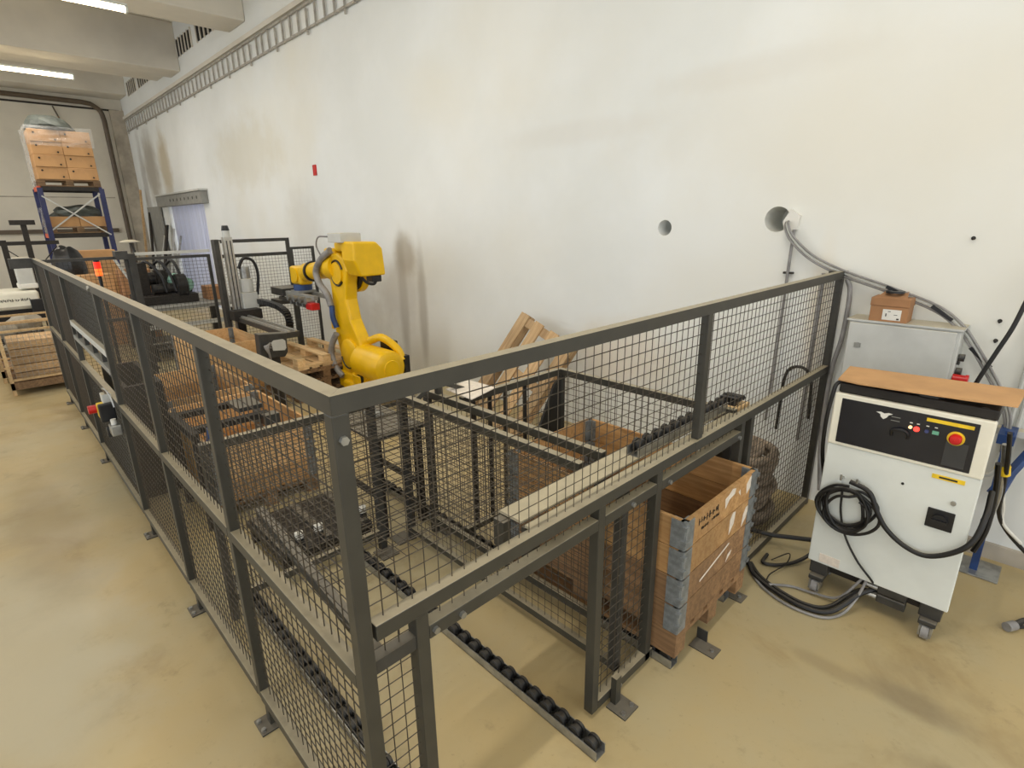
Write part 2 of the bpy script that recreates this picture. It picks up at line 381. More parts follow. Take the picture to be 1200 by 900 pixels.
for k, xx in enumerate((-4.7, 0.3, 5.2)):
    lamp(xx, -1.1, 2.05, 5.45, 'lit fluorescent lamp overhead, number %s from the back of the hall' % ('three', 'four', 'five')[k])
struct('trim_9', MB().box(-14.6, -12.2, 2.3, 3.9, CZ-.03, CZ), 'dark')
# brown pipe on the back wall
solo(MB().tube(spline([(BX+.18, -8, 5.9), (BX+.18, 0, 5.9), (BX+.18, 2.9, 5.88)], 4)+spline([(BX+.18, 3.15, 5.85), (BX+.18, 3.36, 5.68), (BX+.18, 3.42, 5.4)], 4)+[(BX+.18, 3.46, 0)], .07, 12), 'wall_pipe', 'pipe', 'thick brown pipe bending down the cream back wall', 'pipe', smooth=True)
solo(MB().tube([(BX+.06, 2.2, 5.7), (BX+.06, 2.35, 5.2)], .02), 'conduit_stub', 'pipe', 'short thin conduit stub hanging under the pipe on the back wall', 'conduit')
# doorway: lintel + strip curtain
t = thing('strip_curtain', 'bluish clear plastic strip curtain hanging in the wall doorway', 'curtain', (-16.5, WY, 0))
sx = -18.15; k = 0
while sx < -14.8:
    b = -.01 if k % 2 else .012
    pts = [(sx, WY+.06+b, .03), (sx+.15, WY+.06+b-.022, .03), (sx+.3, WY+.06+b, .03)]
    build(MB().add(pts+[(p[0], p[1]+.006, p[2]) for p in pts]+[(p[0], p[1], 2.76) for p in pts]+[(p[0], p[1]+.006, 2.76) for p in pts], [(0,1,7,6),(1,2,8,7),(3,4,10,9),(4,5,11,10),(0,3,9,6),(2,5,11,8),(0,1,4,3),(1,2,5,4),(6,7,10,9),(7,8,11,10)]), 'strip', 'blue_pvc', t)
    sx += .235; k += 1
t = thing('lintel_box', 'grey sheet metal lintel box above the strip curtain doorway', 'lintel', (-16.45, WY-.1, 2.72))
build(MB().box(-18.75, -14.3, WY-.16, WY, 2.72, 3.02), 'box', 'grey', t, bevel=.01); build(MB().box(-18.85, -14.25, WY-.2, WY, 3.02, 3.06), 'cap', 'lgrey', t)
for i in range(8): build(MB().cyl((-17.2+i*.36, WY-.165, 2.87), (-17.2+i*.36, WY-.155, 2.87), .04, 10), 'bolt', 'dgrey', t)
# bright room glow is daylight from the yard behind the curtain: the place goes on outside
struct('ground_1', MB().box(-26, -8, WY+.4, 12, -.2, 0), 'column')
solo(MB().box(-8.35, -8.24, WY-.02, WY, 3.0, 3.17), 'wall_plate', 'red', 'small red plate fixed on the big white wall', 'plate')
solo(MB().prism([(-.44, WY-.001, 2.29), (-.37, WY-.001, 2.24), (-.38, WY-.001, 2.14), (-.47, WY-.001, 2.12), (-.49, WY-.001, 2.2)], (0, -.03, 0)), 'foam_plug', 'tape', 'white foam plug in the cable hole of the wall', 'plug')
for k, (x, z, lab) in enumerate(((.662, 2.092, 'upper'), (.882, 1.594, 'middle'), (.885, 1.469, 'lower'))):
    solo(MB().cyl((x, WY, z), (x, WY-.03, z-.005), .007, 8).cyl((x, WY, z), (x, WY-.004, z), .012, 10), 'wall_anchor', 'iron', lab+' steel anchor stub in the wall right of the cable arc', 'anchor')

# ------------------------------------------------------------------ wire mesh + fence helpers
WR = .0018
def meshY(mb, x, a, b, z0, z1, p=.05):      # panel in the plane X = x
    n = round((b-a)/p); q = round((z1-z0)/p)
    for i in range(1, n): mb.wire((x, a+(b-a)*i/n, z0), (x, a+(b-a)*i/n, z1), WR)
    for j in range(1, q): mb.wire((x-.004, a, z0+(z1-z0)*j/q), (x-.004, b, z0+(z1-z0)*j/q), WR)
    return mb
def meshX(mb, y, a, b, z0, z1, p=.05):
    n = round((b-a)/p); q = round((z1-z0)/p)
    for i in range(1, n): mb.wire((a+(b-a)*i/n, y, z0), (a+(b-a)*i/n, y, z1), WR)
    for j in range(1, q): mb.wire((a, y+.004, z0+(z1-z0)*j/q), (b, y+.004, z0+(z1-z0)*j/q), WR)
    return mb
T = .046; H = 1.856
def bolt(t, p, d, r=.011, l=.012): build(MB().cyl(p, Vector(p)+Vector(d)*l, r, 6), 'bolt', 'steel', t)
# --- long run
f = thing('safety_fence', 'long dark grey mesh safety fence run along the left aisle', 'fence', (-4, 0, 0))
FX = -7.98
build(MB().prism([(FX, 0, H-.05), (0, 0, H-.05), (-T, T, H-.05), (FX, T, H-.05)], (0, 0, .05)), 'top_rail', 'fence', f)
posts = [-1.13, -2.28, -3.48, -5.35, -6.65, -7.955]
build(MB().box(-T, 0, 0, T, .0, H-.05), 'post', 'fence', f, bevel=.004)
for x in posts: build(MB().box(x-T/2, x+T/2, 0.002, T, .11, H-.05), 'post', 'fence', f, bevel=.003)
ed = [-T]+[p for p in posts]
for k in range(len(posts)):
    a = ed[k+1]+T/2; b = ed[k]-(T/2 if k else 0)
    if k == 3: pass
    build(MB().box(a, b, 0.001, T, .955, 1.005), 'mid_rail', 'fence', f, bevel=.003)
    build(MB().box(a, b, 0.001, T, .105, .155), 'bottom_rail', 'fence', f, bevel=.003)
    build(meshX(MB(), .03, a, b, .155, .955), 'wire_mesh', 'wire', f, kind='stuff')
    if k == 3:
        build(meshX(MB(), .03, a, b, 1.40, H-.05), 'wire_mesh', 'wire', f, kind='stuff')
        build(MB().box(a+.02, b-.02, .052, .058, 1.30, H-.06), 'sheet', 'poly', f)
        build(MB().box(a, b, .0, T, 1.35, 1.40), 'hatch_rail', 'lgrey', f, bevel=.003); build(MB().box(a, b, .0, T, 1.22, 1.26), 'hatch_rail', 'grey', f, bevel=.003)
        for q in range(4): build(MB().box(a+.2+q*.42, a+.26+q*.42, .01, .04, 1.26, 1.35), 'spacer', 'dgrey', f)
        build(MB().box(a, b, .048, .052, .16, .95), 'sheet', 'poly', f)
    else:
        build(meshX(MB(), .03, a, b, 1.005, H-.05), 'wire_mesh', 'wire', f, kind='stuff')
for x in (-1.06, -2.16, -3.32, -5.2, -6.5, -7.75):
    build(MB().box(x-.02, x+.02, .005, .04, .006, .11), 'foot_leg', 'fence', f)
    pl = build(MB().box(x-.055, x+.055, -.045, .04, 0, .008), 'foot_plate', 'dgrey', f)
    build(MB().cyl((x-.03, -.03, .008), (x-.03, -.03, .02), .011, 6), 'bolt', 'steel', pl); build(MB().cyl((x+.03, -.03, .008), (x+.03, -.03, .02), .011, 6), 'bolt', 'steel', pl)
bolt(f, (-3.55, 0, 1.83), (0, -1, 0), .02)
# --- short run (X = 0)
s = thing('safety_fence', 'short dark grey mesh fence run with loading openings, meeting the white wall', 'fence', (0, 2, 0))
EY = 3.93
build(MB().prism([(0, 0.0005, H-.05), (0, EY, H-.05), (-T, EY, H-.05), (-T, T+.0005, H-.05)], (0, 0, .05)), 'top_rail', 'fence', s)
build(MB().box(-T, 0, T+.01, 1.87, 1.115, 1.168), 'mid_rail', 'fence', s, bevel=.003)
build(MB().box(-T, 0, 1.87, EY-T, 1.112, 1.165), 'mid_rail', 'fence', s, bevel=.003)
build(MB().box(-T, -.006, 1.90, 1.90+T, 1.168, H-.05), 'post', 'fence', s, bevel=.003)
build(MB().box(-T, 0, EY-T, EY, 0, H-.05), 'post', 'fence', s, bevel=.004)
build(MB().box(-.10, .0, EY-.03, WY, H-.04, H+.0), 'wall_bracket', 'fence', s)
build(meshY(MB(), -.028, T, 1.90, 1.168, H-.05), 'wire_mesh', 'wire', s, kind='stuff')
build(meshY(MB(), -.028, 1.90+T, EY-T, 1.165, H-.05), 'wire_mesh', 'wire', s, kind='stuff')
# lower frames
D = .052
def lowpost(y, z0=.0, z1=1.115): return build(MB().box(-D, -.004, y, y+T, z0, z1), 'post', 'fence', s, bevel=.003)
lowpost(.187, .0); lowpost(1.085, .03); lowpost(1.53, .03); lowpost(2.43, .0); lowpost(2.56, 0)
build(MB().box(-D, -.004, .233, 1.085, 1.01, 1.06), 'door_lintel', 'fence', s, bevel=.003)
build(MB().box(-D, -.004, 1.576, 2.43, 1.01, 1.06), 'door_lintel', 'fence', s, bevel=.003)
build(MB().box(-D, -.004, 1.131, 1.53, 1.01, 1.06), 'door_lintel', 'fence', s, bevel=.003)
build(meshY(MB(), -.035, T, 2.4, 1.062, 1.114), 'wire_mesh', 'wire', s, kind='stuff')
build(meshY(MB(), -.03, T, .187, .05, 1.115), 'wire_mesh', 'wire', s, kind='stuff')
build(MB().box(-T, 0, T, .187, .05, .09), 'bottom_rail', 'fence', s)
build(MB().box(-.05, -.01, T, .187, 1.0, 1.045), 'stiffener', 'dgrey', s)
build(meshY(MB(), -.03, 1.131, 1.53, .08, 1.01), 'wire_mesh', 'wire', s, kind='stuff')
build(MB().box(-D, -.004, 1.131, 1.60, .03, .08), 'bottom_rail', 'fence', s, bevel=.003)
build(meshY(MB(), -.03, 2.606, EY-T, .06, 1.112), 'wire_mesh', 'wire', s, kind='stuff')
build(MB().box(-T, 0, 2.606, EY-T, .01, .06), 'bottom_rail', 'fence', s, bevel=.003)
build(MB().box(-.03, .012, 1.24, 1.28, .008, .04), 'foot_leg', 'fence', s)
pl = build(MB().box(.0, .11, 1.19, 1.30, 0, .008), 'foot_plate', 'dgrey', s); build(MB().box(.0, .03, 1.225, 1.265, .008, .16), 'foot_leg', 'fence', s)
for p in ((.085, 1.21), (.085, 1.28)): build(MB().cyl((p[0], p[1], .008), (p[0], p[1], .02), .011, 6), 'bolt', 'steel', pl)
for p in ((0, .022, 1.74), (-.004, .255, 1.035), (-.004, .36, 1.03), (-.004, 1.33, 1.035), (-.004, 1.64, 1.03), (-.004, 2.40, 1.03), (-.004, 1.30, .055), (0, 2.63, .03)): bolt(s, p, (1, 0, 0), .012)
# --- far run (X = -8)
g = thing('safety_fence', 'far dark mesh fence run closing the cell behind the robot', 'fence', (-8, 1.8, 0))
def frame(x, a, b, z0, z1, rails=(), m=True, top=None, tt=.04):
    build(MB().box(x-tt, x, a, a+tt, 0, z1), 'post', 'dgrey', g); build(MB().box(x-tt, x, b-tt, b, 0, z1), 'post', 'dgrey', g)
    build(MB().box(x-tt, x, a+tt, b-tt, z1-tt, z1), 'top_rail', 'dgrey', g)
    for z in rails: build(MB().box(x-tt, x, a+tt, b-tt, z-tt, z), 'mid_rail', 'dgrey', g)
    if m: build(meshY(MB(), x-tt/2, a+tt, b-tt, z0, (top or z1)-tt), 'wire_mesh', 'iron', g, kind='stuff')
frame(-8.0, .05, 1.0, .1, 1.83, (1.0,)); frame(-8.02, 1.05, 2.05, .1, 1.80, (.55,), True)
build(MB().box(-8.05, -8.0, 1.1, 2.05, 1.83, 1.87), 'top_rail', 'lgrey', g)
frame(-8.0, 2.1, 3.27, .1, 2.0, (1.78, .98), True, 1.78, .05); frame(-8.0, 3.27, 3.68, .1, 1.85, (.98,))
build(MB().box(-8.1, -7.96, 1.0, 1.09, .0, 1.86), 'post', 'dgrey', g, bevel=.004)
build(MB().box(-8.12, -7.9, .86, 1.0, 1.79, 1.9), 'latch_box', 'dgrey', g); build(MB().box(-8.06, -7.98, -.22, 0, 1.74, 1.86), 'stub_rail', 'dgrey', g)
# E-stop station on the long run
e = thing('emergency_stop_station', 'yellow emergency stop station with red button on the aisle fence', 'switch', (-3.75, -.01, 1.0))
build(MB().box(-3.80, -3.71, -.06, 0, .97, 1.04), 'bracket', 'lgrey', e, bevel=.006)
build(MB().box(-3.79, -3.70, -.10, -.005, .86, .97), 'body', 'yel', e, bevel=.01); build(MB().box(-3.70, -3.655, -.10, 0, .84, .98), 'back_shell', 'black', e, bevel=.01)
build(MB().cyl((-3.79, -.05, .92), (-3.83, -.06, .92), .02, 12).cyl((-3.80, -.10, .92), (-3.80, -.15, .92), .032, 16), 'button', 'red', e, smooth=True)
build(MB().tube(spline([(-3.72, -.03, 1.04), (-3.66, -.05, 1.10), (-3.56, -.03, 1.08), (-3.52, -.02, .98)]), .006), 'cable', 'steel', e)
e = thing('key_switch', 'small silver and black key switch below the emergency stop', 'switch', (-3.6, -.03, .8))
build(MB().box(-3.62, -3.52, -.07, -.002, .76, .84), 'box', 'steel', e, bevel=.008); build(MB().box(-3.66, -3.62, -.085, 0, .73, .81), 'cover', 'black', e, bevel=.008)
build(MB().cyl((-3.66, -.04, .77), (-3.70, -.05, .77), .018, 12), 'key_knob', 'tape', e, smooth=True); build(MB().cyl((-3.57, -.04, .84), (-3.57, -.04, .88), .018, 12), 'gland', 'tape', e)

# ------------------------------------------------------------------ roller tracks on the floor
def track(y, x0, x1, lab, z=0.0, n=None, alongy=False):
    t = thing('roller_track', lab, 'roller track', (x0, y, z), 'roller tracks on the cell floor', (0, 0, R(90) if alongy else 0))
    L = x1-x0
    build(MB().box(0, L, -.033, -.029, 0, .05).box(0, L, .029, .033, 0, .05).box(0, L, -.033, .033, 0, .004), 'channel', 'steel', t, local=True)
    first = None; k = int(L/.088)
    for i in range(k):
        x = L-.045-i*.088
        if first is None:
            first = build(MB().lathe([(.001,-.026),(.028,-.026),(.033,-.022),(.033,-.010),(.026,-.007),(.026,.007),(.033,.010),(.033,.022),(.028,.026),(.001,.026)], (0,0,0), 14, 'y'), 'roller', 'rubber', t, local=True, smooth=True); first.location = (x, 0, .047)
        else: cp(first, t, (x, 0, .047))
    return t
track(.968, -2.0, .135, 'black roller track sticking out of the first loading opening')
track(.268, -2.3, .02, 'black roller track on the floor along the aisle fence')
track(1.645, -2.95, .10, 'black roller track under the near edge of the collar box')
track(2.33, -1.6, .06, 'black roller track under the far edge of the collar box')
# lane cages
c = thing('lane_cage', 'dark steel mesh lane partitions standing behind the loading openings', 'cage', (-.9, 1.5, 0))
def px(y, a, b, z0, z1, bt=None, m=True):     # partition along X
    build(MB().box(a, bt or b, y-.022, y+.022, z1-.05, z1), 'top_rail', 'fence', c, bevel=.003)
    build(MB().box(a, b, y-.018, y+.018, z0, z0+.04), 'bottom_rail', 'fence', c)
    if m: build(meshX(MB(), y, a, b, z0+.04, z1-.05), 'wire_mesh', 'wire', c, kind='stuff')
    for x in (a, b-.044): build(MB().box(x, x+.044, y-.022, y+.022, 0 if x == a else z0, z1-.05), 'post', 'dgrey', c)
px(1.365, -1.90, -.06, .06, 1.12, -.32); px(1.545, -1.86, -.32, .09, 1.12); px(2.60, -1.54, -.12, .09, 1.12)
def py(x, a, b, z0, z1):
    build(MB().box(x-.022, x+.022, a, b, z1-.05, z1), 'top_rail', 'fence', c, bevel=.003); build(MB().box(x-.018, x+.018, a, b, z0, z0+.04), 'bottom_rail', 'fence', c)
    build(meshY(MB(), x, a, b, z0+.04, z1-.05), 'wire_mesh', 'wire', c, kind='stuff')
py(-1.92, .16, 1.12, .12, 1.12); py(-1.53, 1.60, 2.578, .09, 1.12)
build(MB().box(-1.945, -1.895, 1.12, 1.165, 0, 1.12), 'post', 'dgrey', c); build(MB().box(-1.945, -1.895, .12, .16, 0, 1.12), 'post', 'dgrey', c)
for p in ((-1.85, 1.12), (-1.93, 1.30), (-1.79, 1.62)): build(MB().box(p[0]-.07, p[0]+.07, p[1]-.06, p[1]+.07, 0, .008), 'foot_plate', 'dgrey', c)
for y in (1.7, 1.85, 2.0, 2.2): build(MB().box(-1.55, -1.525, y, y+.02, .13, 1.07), 'stiffener', 'iron', c)
build(MB().box(-1.72, -1.68, 1.525, 1.565, 1.12, 1.22), 'upright', 'fence', c); build(MB().bar((-1.70, 1.56, 1.20), (-1.62, 1.80, 1.09), .03, .03), 'brace', 'fence', c)
build(MB().bar((-1.70, 1.50, 1.20), (-1.75, 1.39, 1.10), .03, .03), 'brace', 'fence', c)
M['hood'] = plain('dusty_beige_steel', (182, 172, 146), .6, var=.12)
mb = MB()
for i in range(1, 26): mb.wire((-1.9, .06+.05*i, 1.098), (-.31, .06+.05*i, 1.098), WR)
for i in range(1, 32): mb.wire((-1.9+.05*i, .06, 1.102), (-1.9+.05*i, 1.343, 1.102), WR)
build(mb, 'roof_mesh', 'wire', c, kind='stuff')
h = thing('hood_plate', 'beige dusty sheet steel hood behind the fence above the openings', 'cover plate', (-.15, 1.7, 1.07))
build(MB().box(-.30, -.17, .80, 2.62, 1.095, 1.107), 'plate', 'hood', h); build(MB().box(-.15, -.055, .80, 2.62, 1.088, 1.10), 'plate', 'hood', h)
build(MB().box(-.30, -.285, .80, 2.62, 1.05, 1.095), 'lip', 'fence', h); build(MB().box(-.17, -.15, .80, 2.62, 1.06, 1.085), 'seam', 'dgrey', h)
for x in (-.29, -.13): build(MB().box(x, x+.06, .76, .80, .97, 1.09), 'end_bracket', 'dgrey', h)
tk = track(1.62, 0, .98, 'short black roller track lying along the hood plate', alongy=True); tk.location = (-.205, 1.62, 1.107)
t = thing('clamp_fitting', 'small black clamp fitting on a wooden block behind the fence', 'fitting', (-.2, 2.7, 1.02))
build(MB().box(-.26, -.12, 2.63, 2.80, 1.02, 1.12), 'block', 'wood_new', t, bevel=.004)
build(MB().box(-.25, -.15, 2.65, 2.68, 1.12, 1.17).box(-.24, -.16, 2.68, 2.76, 1.13, 1.15).cyl((-.25, 2.70, 1.16), (-.14, 2.70, 1.16), .02, 10).cyl((-.25, 2.75, 1.155), (-.14, 2.75, 1.155), .016, 10), 'jaw', 'black', t)
build(MB().bar((-.2, 2.78, 1.14), (-.2, 2.92, 1.10), .012, .012), 'lever', 'iron', t)
build(MB().box(-.28, -.1, 2.66, 2.78, 0, 1.02), 'upright', 'fence', t)
sh = solo(MB().prism([(-1.50, 2.0, .12), (-1.50, 2.56, .12), (-1.50, 2.56, 1.06), (-1.50, 2.48, 1.02)], (.02, 0, 0)), 'rubber_sheet', 'rubber', 'triangular dark rubber sheet in the back corner of the lane cage', 'sheet')
pp = solo(MB().add([(-1.72, 1.62, 1.125), (-1.42, 1.60, 1.125), (-1.44, 1.83, 1.15), (-1.74, 1.84, 1.14), (-1.72, 1.62, 1.131), (-1.42, 1.60, 1.131), (-1.44, 1.83, 1.156), (-1.74, 1.84, 1.146)], [(0,3,2,1),(4,5,6,7),(0,1,5,4),(1,2,6,5),(2,3,7,6),(3,0,4,7)]), 'paper_sheet', 'paper', 'pinkish tan cardboard sheet lying on the cage rail', 'sheet')
# work table and transfer platform behind lane one
t = thing('work_table', 'dark steel table behind the first lane, seen beside the corner post', 'table', (-2.35, 1.5, 0))
build(MB().box(-2.72, -2.0, 1.19, 1.62, .78, .80), 'table_plate', 'dgrey', t); build(MB().box(-2.5, -2.38, 1.4, 1.5, .80, .83), 'pad', 'grey', t)
for p in ((-2.68, 1.23), (-2.04, 1.23), (-2.68, 1.57), (-2.04, 1.57)): build(MB().box(p[0]-.025, p[0]+.025, p[1]-.025, p[1]+.025, 0, .78), 'leg', 'iron', t)
for y in (1.23, 1.57): build(MB().box(-2.66, -2.06, y-.015, y+.015, .3, .34), 'stretcher', 'iron', t)
t = thing('transfer_platform', 'low dark transfer platform behind the mesh of the first lane', 'platform', (-2.3, .85, 0))
build(MB().box(-2.72, -2.06, .5, 1.15, .10, .16), 'deck', 'iron', t, bevel=.005)
for y in (.52, .80, 1.08): build(MB().box(-2.70, -2.08, y, y+.05, .16, .175), 'skid', 'dgrey', t)
for p in ((-2.68, .54), (-2.10, .54), (-2.68, 1.11), (-2.10, 1.11)): build(MB().box(p[0]-.03, p[0]+.03, p[1]-.03, p[1]+.03, 0, .10), 'leg', 'iron', t)
for k, (x, y, lab) in enumerate(((-2.15, .65, 'left'), (-2.15, .79, 'middle'), (-2.15, 1.125, 'right'))):
    t = thing('clamp_unit', 'small white-capped clamp on the dark transfer platform, %s one' % lab, 'clamp', (x, y, .175 if k == 1 else .16), 'white-capped clamps')
    z0 = .16 if k != 1 else .16
    build(MB().box(x-.03, x+.03, y-.022, y+.022, z0, z0+.05), 'body', 'black', t, bevel=.004); build(MB().cyl((x, y, z0+.05), (x, y, z0+.09), .03, 16), 'cap', 'tape', t, smooth=True)
solo(MB().bar((-1.1, .13, 1.05), (-.06, .10, .98), .035, .045), 'steel_bar', 'dgrey', 'plain dark steel bar clipped inside the aisle fence', 'bar')
# steel stops
for k, (x, y, lab) in enumerate(((.085, 1.83, 'nearer the gate foot'), (.03, 2.36, 'nearer the cabinet'))):
    t = thing('pallet_stop', 'angled steel pallet stop bolted to the floor, %s' % lab, 'bracket', (x, y, 0), 'steel pallet stops')
    if k: x -= .03
    build(MB().box(x, x+.14, y, y+.09, 0, .006), 'plate', 'dgrey', t); build(MB().box(x, x+.06, y+.084, y+.09, .006, .075), 'flange', 'dgrey', t); build(MB().cyl((x+.11, y+.045, .006), (x+.11, y+.045, .016), .011, 6), 'bolt', 'steel', t)

# ------------------------------------------------------------------ pallets and collars
def make_pallet(name, lab, loc, mats=('wood_pal',), rot=(0,0,0), group='wooden pallets'):
    t = thing(name, lab, 'pallet', loc, group, rot); m = mats[0]
    W = [.145, .10, .145, .10, .145]; ys = [-.3275, -.165, 0, .165, .3275]
    for y, wd in zip(ys, W): build(MB().box(-.6, .6, y-wd/2, y+wd/2, .122, .144), 'deck_board', m, t, local=True)
    for x in (-.5275, 0, .5275): build(MB().box(x-.0725, x+.0725, -.4, .4, .1, .122), 'stringer_board', m, t, local=True)
    for x in (-.5275, 0, .5275):
        for y in (-.35, 0, .35): build(MB().box(x-.0725, x+.0725, y-.05, y+.05, .022, .1), 'block', m, t, local=True)
    for y in (-.35, 0, .35): build(MB().box(-.6, .6, y-.05, y+.05, 0, .022), 'runner_board', m, t, local=True)
    return t
names = ['bottom', 'second from the floor', 'third from the floor']
p0 = make_pallet('wooden_pallet', 'weathered wooden pallet by the robot, bottom of its stack', (-6.1, 2.5, 0), ('wood_old',))
for k in (1, 2): dup(p0, (-6.1+.02*k, 2.5-.012*k, .144*k), (0, 0, R(.8*k)), 'weathered wooden pallet by the robot, %s of its stack' % names[k])
p3 = make_pallet('wooden_pallet', 'pale wooden pallet lying upside down on the stack by the robot', (-6.1, 2.52, .576), ('wood_new',), (R(180), 0, R(1.5)))
# leaning pallet at the wall: explicit frame
TL = Vector((-3.06, 3.72, 1.26)); wx = Vector((.925, .0, -.33)).normalized(); dn = Vector((-.30, -.46, -.82)); dn = (dn-wx*dn.dot(wx)).normalized()
pl = thing('wooden_pallet', 'brown wooden pallet leaning crookedly against the white wall', 'pallet', (0, 0, 0), 'wooden pallets')
for y in (-.34, -.113, .113, .34): build(MB().box(-.6, .6, y-.06, y+.06, .122, .144), 'deck_board', 'wood_pal', pl, local=True)
for x in (-.53, 0, .53):
    build(MB().box(x-.05, x+.05, -.4, .4, .1, .122), 'stringer_board', 'wood_pal', pl, local=True)
    for y in (-.34, .34): build(MB().box(x-.0725, x+.0725, y-.05, y+.05, .022, .1), 'block', 'wood_pal', pl, local=True)
for y in (-.34, .34): build(MB().box(-.6, .6, y-.05, y+.05, 0, .022), 'runner_board', 'wood_pal', pl, local=True)
nz = dn.cross(wx).normalized()
if nz.y > 0: nz = -nz
xax = dn; zax = nz; yax = zax.cross(xax)
mm = Matrix((xax, yax, zax)).transposed().to_4x4(); mm.translation = TL+dn*.6+wx*.4-zax*.144
pl.rotation_euler = mm.to_euler(); pl.location = mm.translation
def make_collar(loc, lab, mat, hgt=.16, L=1.2, Wd=.8, group='pallet collars', inner=None):
    t = thing('pallet_collar', lab, 'pallet collar', loc, group)
    b = .02; g = .002
    for sgn in (-1, 1):
        build(MB().box(-L/2+.03, L/2-.03, sgn*Wd/2-(b if sgn > 0 else 0), sgn*Wd/2+(b if sgn < 0 else 0), g, hgt-g), 'long_board', mat, t, local=True)
        build(MB().box(sgn*L/2-(b if sgn > 0 else 0), sgn*L/2+(b if sgn < 0 else 0), -Wd/2+.03, Wd/2-.03, g, hgt-g), 'short_board', mat, t, local=True)
    for sx in (-1, 1):
        for sy in (-1, 1):
            x, y = sx*L/2, sy*Wd/2
            mb = MB()
            mb.box(min(x, x-sx*.075), max(x, x-sx*.075), min(y+sy*.005, y-sy*.03), max(y+sy*.005, y-sy*.03), .006, hgt-.006)
            mb.box(min(x+sx*.005, x-sx*.03), max(x+sx*.005, x-sx*.03), min(y, y-sy*.075), max(y, y-sy*.075), .006, hgt-.006)
            mb.cyl((x-.006*sx, y-.006*sy, .004), (x-.006*sx, y-.006*sy, hgt-.004), .010, 10)
            for dz in (.04, hgt-.045): mb.box(x-.014, x+.014, y-.014, y+.014, dz, dz+.02)
            build(mb, 'hinge', 'hinge', t, local=True)
    return t
# near box, half outside the fence
cx, cy = -.484, 2.01
make_pallet('wooden_pallet', 'dirty wooden pallet under the open collar box by the fence', (cx, cy, .082), ('ply_dirty',), (0, 0, 0), 'wooden pallets')
ordn = ['bottom', 'third from the top', 'second from the top', 'topmost']
near = []
for k in range(4): near.append(make_collar((cx, cy, .226+.162*k), 'brown wooden collar of the box half outside the fence, %s' % ordn[k], ('ply_dirty', 'ply_dirty', 'ply', 'ply')[k], .162, group='collars of the near box'))
def scrap(par, pts, nm='torn_label', mt='paper'):      # torn paper on the +X face, local coordinates
    build(MB().prism([(.6005, y, z) for y, z in pts], (.0015, 0, 0)), nm, mt, par, local=True)
scrap(near[3], [(.02, .06), (.06, .10), (.12, .11), (.13, .14), (.09, .15), (.05, .13), (.01, .12)])
scrap(near[3], [(.28, .05), (.32, .07), (.36, .10), (.35, .15), (.31, .14), (.27, .11)])
scrap(near[2], [(.10, .03), (.15, .08), (.16, .15), (.13, .155), (.10, .12)]); scrap(near[2], [(.26, .01), (.31, .05), (.34, .12), (.30, .12), (.27, .08)])
scrap(near[1], [(-.20, .05), (.12, .125), (.12, .135), (-.20, .06)]); scrap(near[1], [(.10, .02), (.15, .05), (.16, .07), (.12, .06)])
scrap(near[3], [(.17, .10), (.20, .07), (.19, .11)])
rng = random.Random(3)
def glyphs(par, u0, u1, v, h, axis, k, seed=1):     # worn, unreadable stencil strokes: small ink blocks on a face
    rg = random.Random(seed); mb = MB(); u = u0
    while u < u1:
        wdt = rg.uniform(.35, .8)*h
        for q in range(rg.choice((1, 2, 2))):
            a = u+q*wdt*.55; hh = h*rg.uniform(.55, 1.0); b = v+rg.uniform(0, h-hh)
            if axis == 'x': mb.box(k, k+.001, a, a+wdt*.3, b, b+hh)
            else: mb.box(a, a+wdt*.3, k-.001, k, b, b+hh)
        if axis == 'x': mb.box(k, k+.001, u, u+wdt*.8, v+h*.4, v+h*.55)
        else: mb.box(u, u+wdt*.8, k-.001, k, v+h*.4, v+h*.55)
        u += wdt+h*.12
    return build(mb, 'lettering', 'ink', par, local=True)
glyphs(near[3], -.27, -.06, .085, .042, 'x', .6008, 4); glyphs(near[3], -.24, -.16, .05, .018, 'x', .6008, 5); glyphs(near[3], -.13, -.05, .055, .018, 'x', .6008, 6)
# boxes further inside
bx, by = -3.72, .83
make_pallet('wooden_pallet', 'pallet under the orange collar box beside the aisle fence', (bx, by, 0), ('wood_old',))
for k in range(3): make_collar((bx, by, .144+.17*k), 'bright orange wooden collar of the box nearest the aisle fence, %s' % ('bottom', 'middle', 'topmost')[k], ('ply', 'ply_or', 'ply_or')[k], .17, group='collars of the orange box')
solo(MB().box(bx-.57, bx+.57, by-.37, by+.37, .145, .165), 'board_liner', 'ply_or', 'pale plywood board lying in the bottom of the orange collar box', 'board')
bx2, by2 = -5.15, .86
make_pallet('wooden_pallet', 'pallet under the second collar box along the aisle fence', (bx2, by2, 0), ('wood_old',))
for k in range(3): make_collar((bx2, by2, .144+.17*k), 'brown wooden collar of the second box along the aisle fence, %s' % ('bottom', 'middle', 'topmost')[k], ('ply_dirty', 'ply', 'ply_or')[k], .17, group='collars of the second box')
bx3, by3 = -6.75, 1.60
make_pallet('wooden_pallet', 'pallet under the collar box below the linear axis beam', (bx3, by3, 0), ('wood_old',))
for k in range(4): make_collar((bx3, by3, .144+.16*k), 'orange wooden collar of the box below the linear axis beam, %s' % ordn[k], ('ply', 'ply_or', 'ply_or', 'ply_or')[k], .16, group='collars of the box under the beam')
